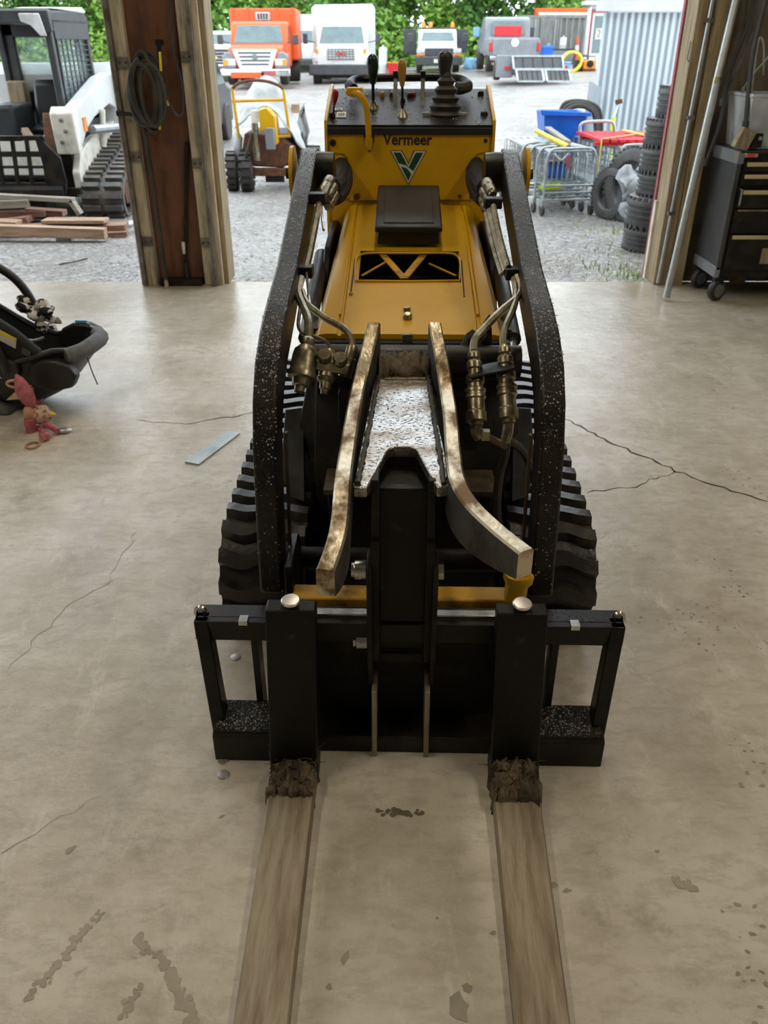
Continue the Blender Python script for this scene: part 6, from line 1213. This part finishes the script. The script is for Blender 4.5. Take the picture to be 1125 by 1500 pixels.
a = [sgm(*p) for p in ((358, 195), (408, 200), (432, 215), (428, 236), (415, 246), (372, 244), (352, 236))]; B_(MB().prism([(v.x, v.z) for v in a], .0, .9, 'y'), 'cutter_housing', 'rust', .02)
B_(MB().bx(sgm(368, 255).x, sgm(430, 255).x, -.08, .05, sgm(0, 257).z, sgm(0, 246).z), 'axle_beam', 'rust', .01); B_(MB().bx(sgm(390, 265).x, sgm(417, 265).x, -.06, .0, sgm(0, 266).z, sgm(0, 252).z), 'axle_plate', 'dirty_black'); B_(MB().box(sgm(433, 159, .4), (.1, .1, .1)), 'wood_block', 'plank_tan')
B_(MB().bx(sgm(370, 240).x, sgm(440, 240).x, .2, 1.2, .25, .62), 'engine_body', 'dirty_black', .03)
# ---- trees along the far edge of the yard
def crown(seed, n, rx, rz_, leaf):
    rnd = random.Random(seed); mb = MB(); cl_ = [V((rnd.gauss(0, rx*.45), rnd.gauss(0, rx*.4), rnd.uniform(-rz_, rz_)*.9)) for _ in range(34)]
    for i in range(n):
        c = rnd.choice(cl_); d = V((rnd.gauss(0, 1), rnd.gauss(0, 1), rnd.gauss(0, 1))).normalized()*rnd.uniform(.45, .85); p = c+d
        u = V((rnd.gauss(0, 1), rnd.gauss(0, 1), rnd.gauss(0, .6))).normalized(); w = u.cross(V((rnd.gauss(0, 1), rnd.gauss(0, 1), rnd.gauss(0, 1)))).normalized(); s = leaf*rnd.uniform(.6, 1.3)
        mb.add([p-u*s, p-w*s*.5, p+u*s, p+w*s*.5], [(0, 1, 2, 3)])
    return mb
CM = []
for i in range(3):
    o = crown(11+i, 5200, 1.7, 2.9, .16).build('crown', 'leaf%d' % i, None, 0, 180); CM.append(o.data); bpy.data.objects.remove(o)
TRK = MB().tube([V((0, 0, -1)), V((.05, 0, 2)), V((-.05, .1, 5))], [.16, .12, .05], 8).build('trunk', 'bark'); TM = TRK.data; bpy.data.objects.remove(TRK)
spots = []; rnd = random.Random(3)
for k in range(15): spots.append((-24.5+k*2.75+rnd.uniform(-.5, .5), 52+rnd.uniform(-1.5, 1.5), rnd.uniform(.9, 1.15), k))
for k in range(11): spots.append((-26+k*4.4+rnd.uniform(-.8, .8), 57.5+rnd.uniform(-1, 1), rnd.uniform(1.2, 1.5), k+1))
nm = ['bright green', 'yellow-green', 'deep green']; behind = ['behind the track loader cab', 'left of the door post', 'beside the door post', 'behind the door post', 'behind the dark-grilled pickup', 'behind the orange truck box', 'between orange truck and white truck', 'behind the white box truck', 'right of the white box truck', 'behind the beacon pickup', 'right of the beacon pickup', 'left of the grey pickup', 'behind the grey pickup', 'above the shipping container', 'right behind the shipping container']
for i, (x, y, s, k) in enumerate(spots):
    front = i < 15; lb = ('%s leafy tree in the front row %s' % (nm[k % 3], behind[i])) if front else ('%s tree, %s from the left in the taller back row' % (nm[k % 3], ['first', 'second', 'third', 'fourth', 'fifth', 'sixth', 'seventh', 'eighth', 'ninth', 'tenth', 'eleventh'][i-15]))
    t = thing('tree', lb, 'tree', (x, y, gh(x, y)-.2), rnd.uniform(0, 6), 'trees along the yard edge'); t.scale = (s, s, s)
    o = bpy.data.objects.new('crown', CM[k % 3]); COL.objects.link(o); o.parent = t; o.location = (0, 0, 3.0)
    o = bpy.data.objects.new('trunk', TM); COL.objects.link(o); o.parent = t
mb = MB(); rb = random.Random(5)                            # undergrowth hedge
for i in range(9000):
    x = rb.uniform(-28, 20); y = rb.uniform(49.5, 51.5); z = gh(x, y)+rb.random()**1.4*1.7; u = V((rb.gauss(0, 1), rb.gauss(0, 1), rb.gauss(0, .7))).normalized(); w = u.cross(V((rb.gauss(0, 1), rb.gauss(0, 1), rb.gauss(0, 1)))).normalized(); s = rb.uniform(.08, .2)
    p = V((x, y, z)); mb.add([p-u*s, p-w*s*.5, p+u*s, p+w*s*.5], [(0, 1, 2, 3)])
tag(mb.build('undergrowth', 'leaf1', None, 0, 180), 'green weedy undergrowth at the foot of the far trees', 'undergrowth', kind='stuff')
